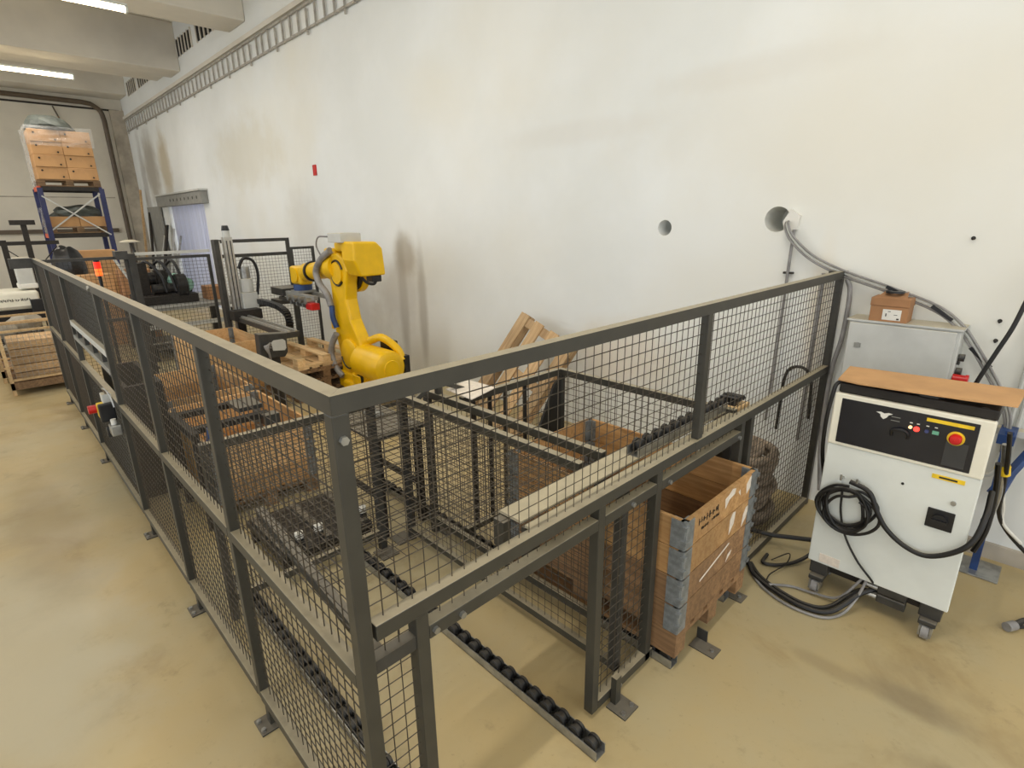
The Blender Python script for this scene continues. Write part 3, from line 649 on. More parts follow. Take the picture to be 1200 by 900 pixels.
# dark gripper frame over the orange box
t = thing('gripper_frame', 'dark steel frame parked over the edge of the orange collar box', 'frame', (-3.4, .4, 0))
build(MB().box(-3.72, -3.05, .33, .38, .74, .79), 'side_beam', 'iron', t)
for x in (-3.70, -3.25): build(MB().box(x, x+.07, .38, .93, .74, .785), 'cross_beam', 'iron', t)
build(MB().box(-3.60, -3.32, .74, .93, .785, .82), 'vacuum_block', 'dgrey', t); build(MB().box(-3.2, -3.1, .86, .98, .70, .78), 'clamp_block', 'dgrey', t)
for x in (-3.71, -3.10): build(MB().box(x, x+.05, .33, .38, 0, .74), 'leg', 'iron', t)
build(MB().tube(spline([(-3.1, .45, .80), (-3.02, .40, .6), (-3.0, .36, .45), (-2.98, .34, .3)]), .012), 'cable', 'blue', t)
solo(MB().box(-4.45, -4.36, .06, .10, 0, .30).box(-4.45, -4.36, .06, .075, .3, .5), 'light_barrier', 'dgrey', 'grey light barrier post standing behind the hatch', 'sensor')
t = thing('bin', 'black plastic bin seen through the fence hatch', 'bin', (-4.6, .35, 0))
build(MB().box(-5.05, -4.05, .12, .16, .05, .98).box(-5.05, -4.05, .36, .40, .05, .98).box(-5.05, -5.01, .16, .36, .05, .98).box(-4.09, -4.05, .16, .36, .05, .98).box(-5.01, -4.09, .16, .36, .05, .5), 'body', 'black', t); build(MB().box(-5.1, -4.0, .09, .43, .0, .05), 'base', 'iron', t)
# hose coil in the corner by the wall
t = thing('hose_coil', 'stacked coil of brown hose standing in the fence corner by the wall', 'hose', (-.385, 3.38, 0))
for k in range(9):
    rr = .24+.02*math.sin(k*1.9); ox, oy = .012*math.sin(k*2.3), .012*math.cos(k*1.7)
    build(MB().tube([(-.385+ox+rr*math.cos(a*math.pi/14), 3.38+oy+rr*math.sin(a*math.pi/14), .033+.063*k+.006*math.sin(a*.6+k)) for a in range(28)], .034, 8, True), 'hose_turn', 'hose', t, smooth=True)
for k in range(3):
    rr = .15-.03*k
    build(MB().tube([(-.385+rr*math.cos(a*math.pi/12), 3.38+rr*math.sin(a*math.pi/12), .55+.02*k+.02*math.sin(a*.8)) for a in range(24)], .03, 8, True), 'hose_turn', 'hose', t, smooth=True)

# ------------------------------------------------------------------ robot
rb = thing('industrial_robot', 'yellow six-axis industrial robot arm standing inside the fenced cell', 'robot', (-4.95, 2.85, 0))
YM = 'yellow'; A = 2.73          # A: front face of the lower arm
build(MB().box(-5.4, -4.55, 2.55, 3.25, 0, .05), 'base_plate', 'dgrey', rb); build(MB().box(-5.3, -4.62, 2.62, 3.18, .05, .26), 'base', YM, rb, bevel=.03)
build(MB().cyl((-4.95, 2.90, .26), (-4.95, 2.90, .38), .28, 32), 'turret_ring', YM, rb, smooth=True, bevel=.01)
build(MB().prism([(-5.45, A-.02, .28), (-4.75, A-.02, .28), (-4.70, A-.02, .58), (-4.9, A-.02, .72), (-5.25, A-.02, .78), (-5.42, A-.02, .66), (-5.48, A-.02, .45)], (0, .12, 0)).box(-5.3, -4.7, A+.09, 3.1, .34, .62), 'shoulder_casting', YM, rb, bevel=.03)
build(MB().box(-5.52, -5.1, A-.05, A+.1, .12, .34), 'shoulder_foot', YM, rb, bevel=.02)
build(MB().lathe([(.001, .0), (.15, .0), (.20, -.03), (.215, -.10), (.215, -.62)], (-4.36, 2.80, .54), 32, 'x'), 'motor_housing', YM, rb, smooth=True)
build(MB().lathe([(.001, .012), (.10, .012), (.11, 0)], (-4.36, 2.80, .54), 28, 'x'), 'motor_cap', YM, rb, smooth=True)
build(MB().box(-4.85, -4.65, 2.95, 3.1, .60, .80), 'motor', 'black', rb, bevel=.02); build(MB().box(-4.5, -4.38, 3.0, 3.08, .42, .66), 'connector', 'black', rb, bevel=.01)
build(MB().tube(spline([(-4.9, 2.85, .80), (-4.7, 2.9, .86), (-4.5, 2.98, .74), (-4.42, 3.0, .60)], 5), .05, 10), 'motor_fairing', YM, rb, smooth=True)
build(MB().cyl((-4.86, A-.09, .36), (-4.86, A-.05, .36), .07, 20), 'port_cover', 'black', rb, smooth=True); build(MB().lathe([(.07,-.05),(.095,-.05),(.095,.04)], (-4.86, A-.03, .36), 24, 'y'), 'port_ring', YM, rb, smooth=True)
# lower arm, profile in the XZ plane
prof = [(-5.50,.52),(-5.38,.40),(-5.12,.38),(-4.93,.48),(-4.90,.66),(-5.0,.85),(-5.14,1.05),(-5.20,1.3),(-5.16,1.5),(-5.10,1.66),(-5.16,1.80),(-5.30,1.87),(-5.46,1.86),(-5.58,1.76),(-5.61,1.62),(-5.58,1.42),(-5.58,1.1),(-5.58,.8)]
la = build(MB().prism([(x, A, z) for x, z in prof], (0, .17, 0)), 'lower_arm', YM, rb, bevel=.028, seg=3)
build(MB().lathe([(.22, 0), (.22, -.03), (.19, -.05), (.001, -.05)], (-5.2, A, .58), 32, 'y'), 'shoulder_cover', YM, la, smooth=True)
def ring(x, z, r, y, th, a0, a1, nm, mat='black', par=None):
    pts = [(x+r*math.cos(R(a0+(a1-a0)*i/24)), y, z+r*math.sin(R(a0+(a1-a0)*i/24))) for i in range(25)]
    build(MB().tube(pts, th, 8), nm, mat, par or la, smooth=True)
ring(-5.36, 1.62, .155, A-.005, .013, 20, 175, 'joint_groove'); ring(-5.36, 1.62, .155, A-.005, .013, 200, 320, 'joint_groove')
build(MB().lathe([(.135, 0), (.135, -.02), (.001, -.025)], (-5.36, A, 1.62), 28, 'y'), 'elbow_cover', YM, la, smooth=True)
ring(-5.2, .58, .16, A-.055, .010, 190, 330, 'joint_groove')
build(MB().box(-5.62, -5.57, A-.03, A+.14, .88, 1.15), 'bolt_flange', YM, la, bevel=.01)
# elbow housing
build(MB().cyl((-5.33, A+.17, 1.64), (-5.33, A+.21, 1.64), .25, 32), 'elbow_joint', 'black', rb, smooth=True)
build(MB().cyl((-5.33, A+.21, 1.64), (-5.33, A+.30, 1.64), .275, 32), 'elbow_ring', YM, rb, smooth=True, bevel=.012)
hs = build(MB().prism([(-4.76, 2.66, 2.015), (-4.76, 2.97, 2.01), (-4.76, 3.05, 1.93), (-4.76, 3.07, 1.61), (-4.76, 2.73, 1.61), (-4.76, 2.66, 1.80)], (-.30, 0, 0)), 'elbow_housing', YM, rb, bevel=.025, seg=3)
build(MB().prism([(-5.06, 2.92, 2.0), (-5.06, 3.05, 1.93), (-5.06, 3.07, 1.62), (-5.06, 2.92, 1.62)], (-.36, 0, 0)).box(-5.40, -5.05, 2.74, 2.93, 1.885, 2.0), 'gear_case', YM, rb, bevel=.03, seg=3)
build(MB().tube(spline([(-4.85, 2.78, 1.60), (-4.83, 2.84, 1.53), (-4.83, 2.94, 1.51), (-4.85, 3.0, 1.60)]), .018), 'motor_cable', 'black', hs, smooth=True); build(MB().box(-4.95, -4.80, 2.90, 3.03, 1.53, 1.61), 'cable_gland', 'black', hs, bevel=.01)
build(MB().box(-5.30, -4.98, 2.62, 2.90, 2.0, 2.11), 'valve_box', 'lgrey', rb, bevel=.01); build(MB().tube(spline([(-5.3, 2.62, 2.07), (-5.5, 2.60, 2.06), (-5.62, 2.62, 1.95), (-5.6, 2.66, 1.82)]), .010), 'air_line', 'hgrey', rb, smooth=True)
build(MB().box(-5.66, -5.40, 2.72, 2.92, 1.80, 1.92), 'forearm_motor', YM, rb, bevel=.03)
# forearm
F0 = Vector((-5.45, 2.83, 1.69)); F1 = Vector((-6.50, 2.83, 1.555)); fd = (F1-F0).normalized()
build(MB().cyl(F0, F0+fd*.16, .17, 30).cyl(F0+fd*.16, F0+fd*.34, .17, 30, .125).cyl(F0+fd*.34, F0+fd*.80, .125, 30, .115), 'forearm', YM, rb, smooth=True)
build(MB().cyl(F0+fd*.80, F0+fd*.84, .14, 28), 'joint_seal', 'black', rb, smooth=True); build(MB().cyl(F0+fd*.84, F0+fd*1.0, .13, 28).cyl(F0+fd*1.0, F0+fd*1.08, .13, 28, .09), 'wrist_ring', YM, rb, smooth=True)
wr = build(MB().box(-6.84, -6.50, 2.73, 2.93, 1.38, 1.64), 'wrist', YM, rb, bevel=.04, seg=3)
build(MB().cyl((-6.64, 2.71, 1.52), (-6.64, 2.95, 1.52), .10, 24), 'wrist_axis', YM, wr, smooth=True)
build(MB().cyl((-6.66, 2.83, 1.30), (-6.66, 2.83, 1.385), .13, 24), 'tool_flange', 'blue', rb, smooth=True)
hp = spline([(-5.42, 2.70, 1.90), (-5.66, 2.67, 1.77), (-5.80, 2.66, 1.62), (-5.74, 2.66, 1.47), (-5.56, 2.66, 1.35), (-5.50, 2.67, 1.20)], 6)
build(MB().tube(hp, .042, 12), 'dress_hose', 'hgrey', rb, smooth=True)
build(MB().tube(spline([(-5.44, 2.67, .84), (-5.54, 2.65, .70), (-5.58, 2.64, .55), (-5.48, 2.64, .38), (-5.36, 2.66, .28)], 6), .04, 12), 'dress_hose', 'hgrey', rb, smooth=True)
build(MB().tube(spline([(-5.50, 2.68, 1.2), (-5.48, 2.67, 1.05), (-5.45, 2.69, .92)], 4), .036, 10), 'dress_hose', 'blue', rb, smooth=True)
gp = thing('robot_gripper', 'grey steel gripper hanging from the yellow robot wrist', 'gripper', (-6.6, 2.82, 1.1))
for y in (2.70, 2.90): build(MB().box(-7.0, -6.05, y, y+.06, 1.21, 1.27), 'beam', 'grey', gp, bevel=.006)
build(MB().box(-6.80, -6.52, 2.70, 2.96, 1.27, 1.30), 'mount_plate', 'grey', gp)
build(MB().box(-7.45, -7.0, 2.66, 2.98, 1.19, 1.30), 'jaw_block', 'dgrey', gp, bevel=.008); build(MB().box(-7.4, -7.05, 2.62, 3.0, 1.08, 1.13), 'lower_jaw', 'dgrey', gp, bevel=.008)
for x in (-6.75, -6.55, -6.35, -6.15): build(MB().cyl((x, 2.62, 1.20), (x, 2.74, 1.20), .045, 14).cyl((x, 2.68, 1.18), (x, 2.68, 1.10), .03, 12), 'cylinder', 'steel', gp, smooth=True)
build(MB().bar((-7.2, 2.7, 1.15), (-6.1, 2.68, 1.12), .06, .05), 'lower_bar', 'dgrey', gp); build(MB().box(-6.16, -5.98, 2.62, 2.74, 1.09, 1.18), 'red_pad', 'red', gp, bevel=.008)
# ------------------------------------------------------------------ linear axis behind
t = thing('linear_axis_column', 'tall aluminium linear axis column with black cap behind the robot', 'machine', (-7.5, 2.1, 0))
build(MB().box(-7.56, -7.44, 1.97, 2.03, 0, 2.02), 'profile', 'dgrey', t); build(MB().box(-7.50, -7.44, 2.03, 2.045, 0, 2.0), 'guide_strip', 'alu', t)
build(MB().box(-7.55, -7.45, 2.10, 2.22, 0, 2.05), 'profile', 'alu', t, bevel=.004); build(MB().box(-7.45, -7.435, 2.13, 2.14, .1, 2.0).box(-7.45, -7.435, 2.18, 2.19, .1, 2.0), 'slot', 'dgrey', t)
build(MB().cyl((-7.5, 2.16, 2.05), (-7.5, 2.16, 2.14), .05, 14), 'motor', 'lgrey', t, smooth=True); build(MB().cyl((-7.5, 2.16, 2.14), (-7.5, 2.16, 2.21), .055, 14, .04), 'motor_cap', 'black', t, smooth=True)
build(MB().box(-7.58, -7.4, 2.22, 2.44, .95, 1.25).cyl((-7.48, 2.33, 1.25), (-7.48, 2.33, 1.45), .09, 16), 'carriage', 'lgrey', t, bevel=.01); build(MB().cyl((-7.48, 2.33, 1.45), (-7.48, 2.33, 1.62), .07, 16), 'servo_motor', 'steel', t, smooth=True)
build(MB().tube(spline([(-7.45, 2.24, 1.6), (-7.43, 2.32, 1.74), (-7.43, 2.45, 1.70), (-7.44, 2.50, 1.5), (-7.46, 2.46, 1.2)]), .022), 'cable', 'black', t, smooth=True)
t = thing('linear_axis_beam', 'dark horizontal linear axis beam reaching from the column to the robot', 'machine', (-6.5, 2.2, 0))
build(MB().box(-7.4, -5.55, 2.06, 2.24, .86, .93), 'beam', 'dgrey', t, bevel=.004); build(MB().box(-7.4, -5.55, 2.09, 2.12, .93, .95).box(-7.4, -5.55, 2.18, 2.21, .93, .95), 'rail', 'alu', t)
build(MB().box(-7.42, -7.2, 2.0, 2.4, .88, 1.02), 'mount', 'iron', t, bevel=.006)
ch = spline([(-7.3, 2.42, 1.12), (-6.9, 2.42, 1.12), (-6.55, 2.42, 1.10), (-6.32, 2.42, 1.02), (-6.30, 2.42, .86), (-6.45, 2.42, .75)], 5)
for i in range(len(ch)-1): build(MB().bar(ch[i], ch[i]+(ch[i+1]-ch[i])*.82, .08, .07), 'chain_link', 'black', t)
build(MB().box(-7.40, -7.37, 2.1, 2.2, 0, .86), 'leg', 'iron', t)
t = thing('control_box', 'dark machine head with pale label at the end of the beam', 'machine', (-5.5, 1.86, 0))
build(MB().prism([(-5.44, 1.69, .68), (-5.44, 1.98, .66), (-5.44, 2.02, .72), (-5.44, 2.03, .95), (-5.44, 1.70, .98)], (-.14, 0, 0)), 'housing', 'dgrey', t, bevel=.01)
build(MB().prism([(-5.438, 1.84, .76), (-5.438, 1.98, .745), (-5.438, 2.0, .77), (-5.438, 2.0, .86), (-5.438, 1.97, .885), (-5.438, 1.86, .885), (-5.438, 1.83, .86)], (.006, 0, 0)), 'label_plate', 'lgrey', t)
for k in range(3): build(MB().tube(spline([(-5.43, 1.82, .86-.03*k), (-5.38, 1.77-.02*k, .84), (-5.38, 1.77, .74), (-5.44, 1.80, .66)]), .012), 'cable', 'hgrey', t, smooth=True)
build(MB().box(-5.56, -5.46, 1.82, 1.92, 0, .68), 'stand', 'iron', t)

# ------------------------------------------------------------------ robot controller cabinet
k = thing('robot_controller', 'white robot controller cabinet on casters with black operator panel', 'cabinet', (.695, 3.05, 0))
X0, X1, Y0, Y1 = .345, 1.04, 2.80, 3.10
build(MB().box(X0+.02, X1-.01, Y0+.03, Y1, .20, 1.30), 'body', 'dgrey', k, bevel=.008)
build(MB().box(X0, X1, Y0, Y0+.03, .20, .985), 'door', 'white', k, bevel=.006)
build(MB().box(X0, X1, Y0-.008, Y0+.03, .985, 1.29), 'bezel', 'ivory', k, bevel=.008)
sc = build(MB().box(X0+.04, X1-.055, Y0-.012, Y0-.004, 1.005, 1.265), 'operator_panel', 'screen', k, bevel=.003)
build(MB().box(.87, .96, Y0-.015, Y0-.010, 1.02, 1.15), 'port_cover', 'screen2', sc)
build(MB().box(.775, .965, Y0-.0145, Y0-.011, 1.232, 1.250), 'warning_strip', 'yel', sc)
for x, z, r, mt in ((.715, 1.182, .008, 'led_w'), (.742, 1.178, .013, 'led_r'), (.785, 1.178, .009, 'led_b')): build(MB().cyl((x, Y0-.012, z), (x, Y0-.020, z), r, 14), 'lamp', mt, sc, smooth=True)
build(MB().box(.808, .835, Y0-.018, Y0-.012, 1.170, 1.188), 'lamp', 'led_g', sc)
for x in (.715, .745, .785, .82): build(MB().box(x-.006, x+.006, Y0-.0135, Y0-.011, 1.203, 1.208), 'legend', 'tape', sc)
es = build(MB().cyl((.905, Y0-.012, 1.172), (.905, Y0-.018, 1.172), .036, 24), 'estop_plate', 'yel', sc, smooth=True); build(MB().lathe([(.026,0),(.026,-.022),(.020,-.030),(.001,-.031)], (.905, Y0-.018, 1.172), 24, 'y'), 'estop_button', 'red', sc, smooth=True)
# emblem and handle
build(MB().prism([(.555, Y0-.0125, 1.228), (.575, Y0-.0125, 1.232), (.592, Y0-.0125, 1.226), (.612, Y0-.0125, 1.233), (.630, Y0-.0125, 1.230), (.612, Y0-.0125, 1.220), (.606, Y0-.0125, 1.206), (.592, Y0-.0125, 1.194), (.578, Y0-.0125, 1.206), (.574, Y0-.0125, 1.220)], (0, -.002, 0)), 'emblem', 'tape', sc)
build(MB().box(.625, .665, Y0-.0135, Y0-.011, 1.196, 1.199).box(.625, .665, Y0-.0135, Y0-.011, 1.216, 1.219), 'key_outline', 'grey', sc)
build(MB().tube(spline([(.640, Y0-.014, 1.115), (.640, Y0-.022, 1.145), (.665, Y0-.026, 1.158), (.695, Y0-.026, 1.158), (.712, Y0-.022, 1.14), (.712, Y0-.014, 1.115)], 4), .007, 8), 'handle', 'black', sc, smooth=True)
build(MB().box(.845, .98, Y0-.003, Y0, .935, .958), 'warning_plate', 'yel', k); build(MB().box(.875, .95, Y0-.0045, Y0-.003, .942, .951), 'warning_print', 'ink', k)
build(MB().box(.86, .975, Y0-.006, Y0, .66, .77), 'switch_plate', 'black', k, bevel=.004)
build(MB().cyl((.918, Y0-.006, .715), (.918, Y0-.03, .715), .034, 24).box(.885, .95, Y0-.042, Y0-.03, .706, .724), 'rotary_switch', 'black', k, smooth=True)
build(MB().cyl((.955, Y0, .825), (.955, Y0-.01, .825), .012, 14), 'lock', 'steel', k, smooth=True); build(MB().cyl((.732, Y0, .857), (.732, Y0-.004, .857), .007, 12), 'lock', 'black', k)
build(MB().box(.405, .515, Y0-.003, Y0, .215, .27), 'type_plate', 'paper', k)
build(MB().box(X0+.01, X1, Y0+.01, Y1+.01, 1.29, 1.345), 'top_cover', 'iron', k, bevel=.01)
build(MB().lathe([(.018,0),(.030,0),(.030,-.012),(.018,-.012)], (.985, Y0+.028, 1.318), 20, 'y'), 'lifting_eye', 'iron', k, smooth=True)
build(MB().box(.38, 1.02, Y0+.06, Y1-.02, .13, .20), 'base_frame', 'iron', k)
for x in (.36, .92):
    build(MB().box(x, x+.1, Y0+.005, Y1, .12, .20).box(x+.01, x+.09, Y0-.03, Y0+.10, .09, .12), 'skid', 'dgrey', k, bevel=.006)
    for y in (Y0-.01, Y1-.06):
        cs = build(MB().box(x+.02, x+.03, y-.03, y+.05, .03, .09).box(x+.07, x+.08, y-.03, y+.05, .03, .09), 'caster_fork', 'steel', k)
        build(MB().cyl((x+.032, y+.01, .045), (x+.068, y+.01, .045), .045, 24), 'wheel', 'hgrey', cs, smooth=True); build(MB().cyl((x+.028, y+.01, .045), (x+.072, y+.01, .045), .022, 16), 'hub', 'black', cs, smooth=True)
for i in range(2):
    cn = build(MB().box(.72, .86, Y0+.01+.0*i, Y0+.06, .13-.06*i+.02, .18-.06*i+.02), 'connector', 'dgrey', k, bevel=.006)
    for j in range(2): build(MB().cyl((.665, Y0+.022+.028*j, .175-.06*i), (.72, Y0+.022+.028*j, .175-.06*i), .014, 12), 'gland', 'steel', cn, smooth=True)
for x in (.455, .535): build(MB().tube([(x, Y0, .80), (x, Y0-.05, .80), (x, Y0-.05, .83)], .006, 8), 'hook', 'steel', k)
# cable coil hung on the door
def loops():
    rg = random.Random(11); mb = MB(); pts = []
    for n in range(7):
        cx_, cz_ = .498+rg.uniform(-.012, .012), .665-.035*rg.random()-.01*n*.6; rx, rz = .125+rg.uniform(-.025, .03), .125+rg.uniform(-.015, .03)
        for a in range(14):
            th = math.pi/2+2*math.pi*a/14
            z = cz_+rz*math.sin(th)*(1.0 if math.sin(th) < 0 else .9); z = min(z, .805)
            pts.append((cx_+rx*math.cos(th)*(1+.12*math.sin(2*th+n)), Y0-.022-.008*(n % 4)-.006*rg.random(), z))
    return pts
t = thing('power_cable', 'black cable coiled on hooks of the white cabinet door', 'cable', (.6, Y0-.03, .25))
build(MB().tube(spline(loops(), 3), .0085, 8), 'coil', 'rubber', t, smooth=True)
build(MB().tube(spline([(.50, Y0-.04, .80), (.60, Y0-.05, .775), (.655, Y0-.05, .67), (.71, Y0-.04, .585), (.80, Y0-.035, .52), (.90, Y0-.035, .505), (1.0, Y0-.035, .57), (1.065, Y0-.02, .66), (1.085, Y0+.05, .78), (1.08, Y0+.2, .86)], 6), .0135, 10), 'lead', 'rubber', t, smooth=True)
build(MB().tube(spline([(.47, Y0-.04, .74), (.48, Y0-.035, .60), (.52, Y0-.03, .46), (.60, Y0-.03, .33), (.68, Y0-.02, .24), (.70, Y0+.03, .18)], 6), .0065, 8), 'lead', 'rubber', t, smooth=True)
# cardboard and stuff on top
t = thing('cardboard_sheet', 'long flat tan cardboard sheet lying on top of the white cabinet', 'cardboard', (.72, 2.85, 1.37))
top = [(.345, 2.80, 1.366), (.45, 2.765, 1.370), (.62, 2.765, 1.374), (.78, 2.77, 1.378), (.92, 2.775, 1.382), (1.095, 2.79, 1.386)]
n = len(top); bk = [(x-(.03 if i == 0 else -.01), 3.13, z+.004) for i, (x, y, z) in enumerate(top)]
vs = top+bk; vs2 = [(x, y, z-.007) for x, y, z in vs]
mb = MB().add(vs+vs2, [(i, i+1, n+i+1, n+i) for i in range(n-1)]+[(2*n+i, 2*n+i+1, 3*n+i+1, 3*n+i) for i in range(n-1)]+[(i, i+1, 2*n+i+1, 2*n+i) for i in range(n-1)]+[(n+i, n+i+1, 3*n+i+1, 3*n+i) for i in range(n-1)]+[(0, n, 3*n, 2*n), (n-1, 2*n-1, 4*n-1, 3*n-1)])
build(mb, 'sheet', 'card', t)
t = thing('teach_pendant', 'black teach pendant with cable tucked under the cardboard sheet', 'controller', (.66, 2.9, 1.345))
build(MB().box(.50, .82, 2.83, 3.03, 1.345, 1.362), 'body', 'black', t, bevel=.006); build(MB().box(.72, .80, 2.815, 2.83, 1.346, 1.362), 'grip', 'black', t)
build(MB().tube(spline([(.50, 2.9, 1.353), (.40, 2.86, 1.353), (.345, 2.82, 1.34), (.332, 2.80, 1.28), (.32, 2.80, 1.1), (.315, 2.85, .9), (.32, 2.95, .7)], 6), .011, 8), 'cable', 'rubber', t, smooth=True)
# ------------------------------------------------------------------ wall cabinet and carton
t = thing('electrical_cabinet', 'grey wall-mounted electrical cabinet behind the white controller', 'cabinet', (.43, 3.87, .95))
build(MB().box(.115, .735, 3.78, WY, .80, 1.54), 'body', 'lgrey', t, bevel=.006); build(MB().box(.12, .715, 3.762, 3.78, .81, 1.53), 'door', 'lgrey', t, bevel=.005)
build(MB().box(.10, .745, 3.765, WY, 1.54, 1.552), 'drip_edge', 'lgrey', t)
build(MB().cyl((.19, 3.762, 1.375), (.19, 3.755, 1.375), .018, 16).box(.17, .21, 3.757, 3.762, 1.36, 1.39), 'lock', 'grey', t)
for z in (1.36, 1.27): build(MB().lathe([(.012,0),(.024,0),(.024,.03),(.012,.03)], (.738, 3.86, z), 16, 'x').box(.735, .75, 3.84, 3.88, z-.045, z-.02), 'cable_gland', 'dgrey', t)
solo(MB().cyl((.736, 3.80, 1.235), (.80, 3.80, 1.235), .028, 18).cyl((.80, 3.80, 1.235), (.815, 3.80, 1.235), .033, 18), 'power_plug', 'red', 'red industrial power plug on the side of the grey cabinet', 'plug', smooth=True)
t = thing('carton', 'small brown cardboard carton on the grey wall cabinet', 'box', (.33, 3.86, 1.552))
build(MB().box(.225, .44, 3.775, 3.93, 1.552, 1.655), 'lower_box', 'card2', t, bevel=.003); build(MB().prism([(.222, 3.77, 1.655), (.444, 3.77, 1.655), (.444, 3.935, 1.655), (.222, 3.935, 1.655)], (0, 0, .055)), 'lid', 'card2', t, bevel=.003)
build(MB().prism([(.25, 3.79, 1.71), (.42, 3.79, 1.71), (.40, 3.92, 1.74), (.27, 3.92, 1.74)], (0, .004, .003)), 'open_flap', 'card2', t)
build(MB().lathe([(.02,0),(.055,0),(.055,.014),(.02,.014)], (.335, 3.85, 1.738), 20), 'tape_roll', 'black', t, smooth=True)
lb = build(MB().box(.30, .405, 3.7735, 3.775, 1.565, 1.635), 'label', 'tape', t); build(MB().box(.318, .324, 3.772, 3.7735, 1.588, 1.608).box(.33, .345, 3.772, 3.7735, 1.62, 1.624).box(.365, .385, 3.772, 3.7735, 1.60, 1.603).box(.383, .397, 3.772, 3.7735, 1.570, 1.580), 'label_print', 'ink', lb)
# ------------------------------------------------------------------ cables on the wall
arc = [(-.50, 4.1, 2.21), (-.47, 3.99, 2.20), (-.45, 3.93, 2.15), (-.40, 3.93, 2.06), (-.25, 3.93, 1.93), (-.03, 3.92, 1.83), (.27, 3.92, 1.735), (.55, 3.92, 1.635), (.70, 3.90, 1.53), (.80, 3.90, 1.40), (.88, 3.90, 1.28), (.96, 3.9, 1.15), (1.03, 3.88, 1.0), (1.05, 3.85, .8)]
for i, (dx, dz, mt, r, lab) in enumerate(((0, 0, 'hgrey', .009, 'grey cable arcing from the wall hole, lowest of the bundle'), (.012, .018, 'lgrey', .008, 'pale cable arcing from the wall hole, in the middle of the bundle'), (.02, .034, 'hgrey', .008, 'grey cable arcing from the wall hole, uppermost of the bundle'))):
    solo(MB().tube(spline([(x+dx, y-.008*i, z+dz*(0 if j < 2 else 1)) for j, (x, y, z) in enumerate(arc)], 6), r, 8), 'wall_cable', mt, lab, 'cable', 'cables arcing over the wall', smooth=True)
for j, q in enumerate(((.33, 1.735), (.60, 1.63), (.84, 1.39))):
    solo(MB().bar((q[0]-.06, 3.895, q[1]+.035), (q[0]+.06, 3.895, q[1]-.015-.03*j), .012, .022), 'cable_tape', 'black', 'black tape wrap on the wall cable bundle, %s' % ('left of the carton lid', 'right of the carton', 'above the red plug')[j], 'tape', 'tape wraps on the cable bundle')
solo(MB().tube(spline([(1.02, 3.90, 1.95), (.985, 3.88, 1.75), (.955, 3.86, 1.58), (.91, 3.85, 1.42), (.85, 3.84, 1.20), (.82, 3.84, 1.0)], 6), .013, 10), 'black_wall_cable', 'rubber', 'thick black cable coming down from the right edge to the cabinet', 'cable', smooth=True)
solo(MB().tube(spline([(-.40, 3.97, 2.14), (-.405, 3.97, 1.9), (-.41, 3.97, 1.5), (-.43, 3.97, .6)], 4), .012, 8), 'wall_conduit', 'hgrey', 'thin grey conduit running straight down the wall behind the fence', 'conduit', smooth=True)
for z in (1.81,): solo(MB().box(-.44, -.37, 3.965, WY, z, z+.015), 'conduit_clip', 'iron', 'small dark clip holding the thin wall conduit', 'clip')
solo(MB().tube([(-.15, 3.96, 1.83), (-.16, 3.96, .5)], .014, 8), 'wall_conduit', 'hgrey', 'second grey conduit on the wall inside the fence end', 'conduit', smooth=True)
solo(MB().tube(spline([(.02, 3.93, 1.80), (.05, 3.93, 1.7), (.05, 3.92, 1.4), (.02, 3.9, 1.1), (.03, 3.88, .6), (.1, 3.8, .2)], 6), .016, 10), 'corrugated_hose', 'hgrey', 'grey hose hanging beside the fence end post', 'hose', smooth=True)
solo(MB().tube(spline([(-.33, 3.95, .55), (-.32, 3.95, .95), (-.28, 3.94, 1.08), (-.18, 3.94, 1.10), (-.12, 3.95, 1.0), (-.10, 3.95, .7)], 6), .012, 8), 'hanging_cable', 'rubber', 'black cable loop hanging on the wall behind the fence', 'cable', smooth=True)
for j, xx in enumerate((1.06, 1.10)): solo(MB().tube(spline([(xx+.02, 3.97, 2.2), (xx, 3.97, 1.3), (xx-.01, 3.96, .75)]+([(xx-.03, 3.93, .62), (xx-.09, 3.9, .6)] if j == 0 else [(xx+.02, 3.96, .4)]), 5), .014, 8), 'white_pipe', 'lgrey', ('white plastic pipe on the wall curving in behind the cabinet', 'straight white plastic pipe on the wall at the right edge')[j], 'pipe', smooth=True)
t = thing('blue_stand', 'blue steel support stand between the white cabinet and the wall', 'stand', (1.06, 3.78, 0))
build(MB().box(.98, 1.20, 3.66, 3.90, 0, .012), 'base_plate', 'steel', t, bevel=.003); build(MB().box(1.05, 1.09, 3.73, 3.77, .012, .98), 'post', 'blue', t); build(MB().bar((1.06, 3.75, .55), (1.20, 3.93, .88), .04, .04).bar((1.06, 3.75, .35), (1.14, 3.93, .72), .03, .03), 'brace', 'blue', t)
build(MB().box(1.0, 1.6, 3.90, 3.97, .90, .94), 'wall_rail', 'lgrey', t); build(MB().box(1.02, 1.10, 3.70, 3.92, .90, .96), 'head', 'blue', t)
for x in (1.17, 1.23, 1.29): build(MB().box(x, x+.02, 3.90, 3.96, .86, .90), 'hook', 'dgrey', t)
t = thing('hose_bundle', 'tangled hoses and fittings hanging beside the white cabinet', 'hose', (1.09, 3.5, .3))
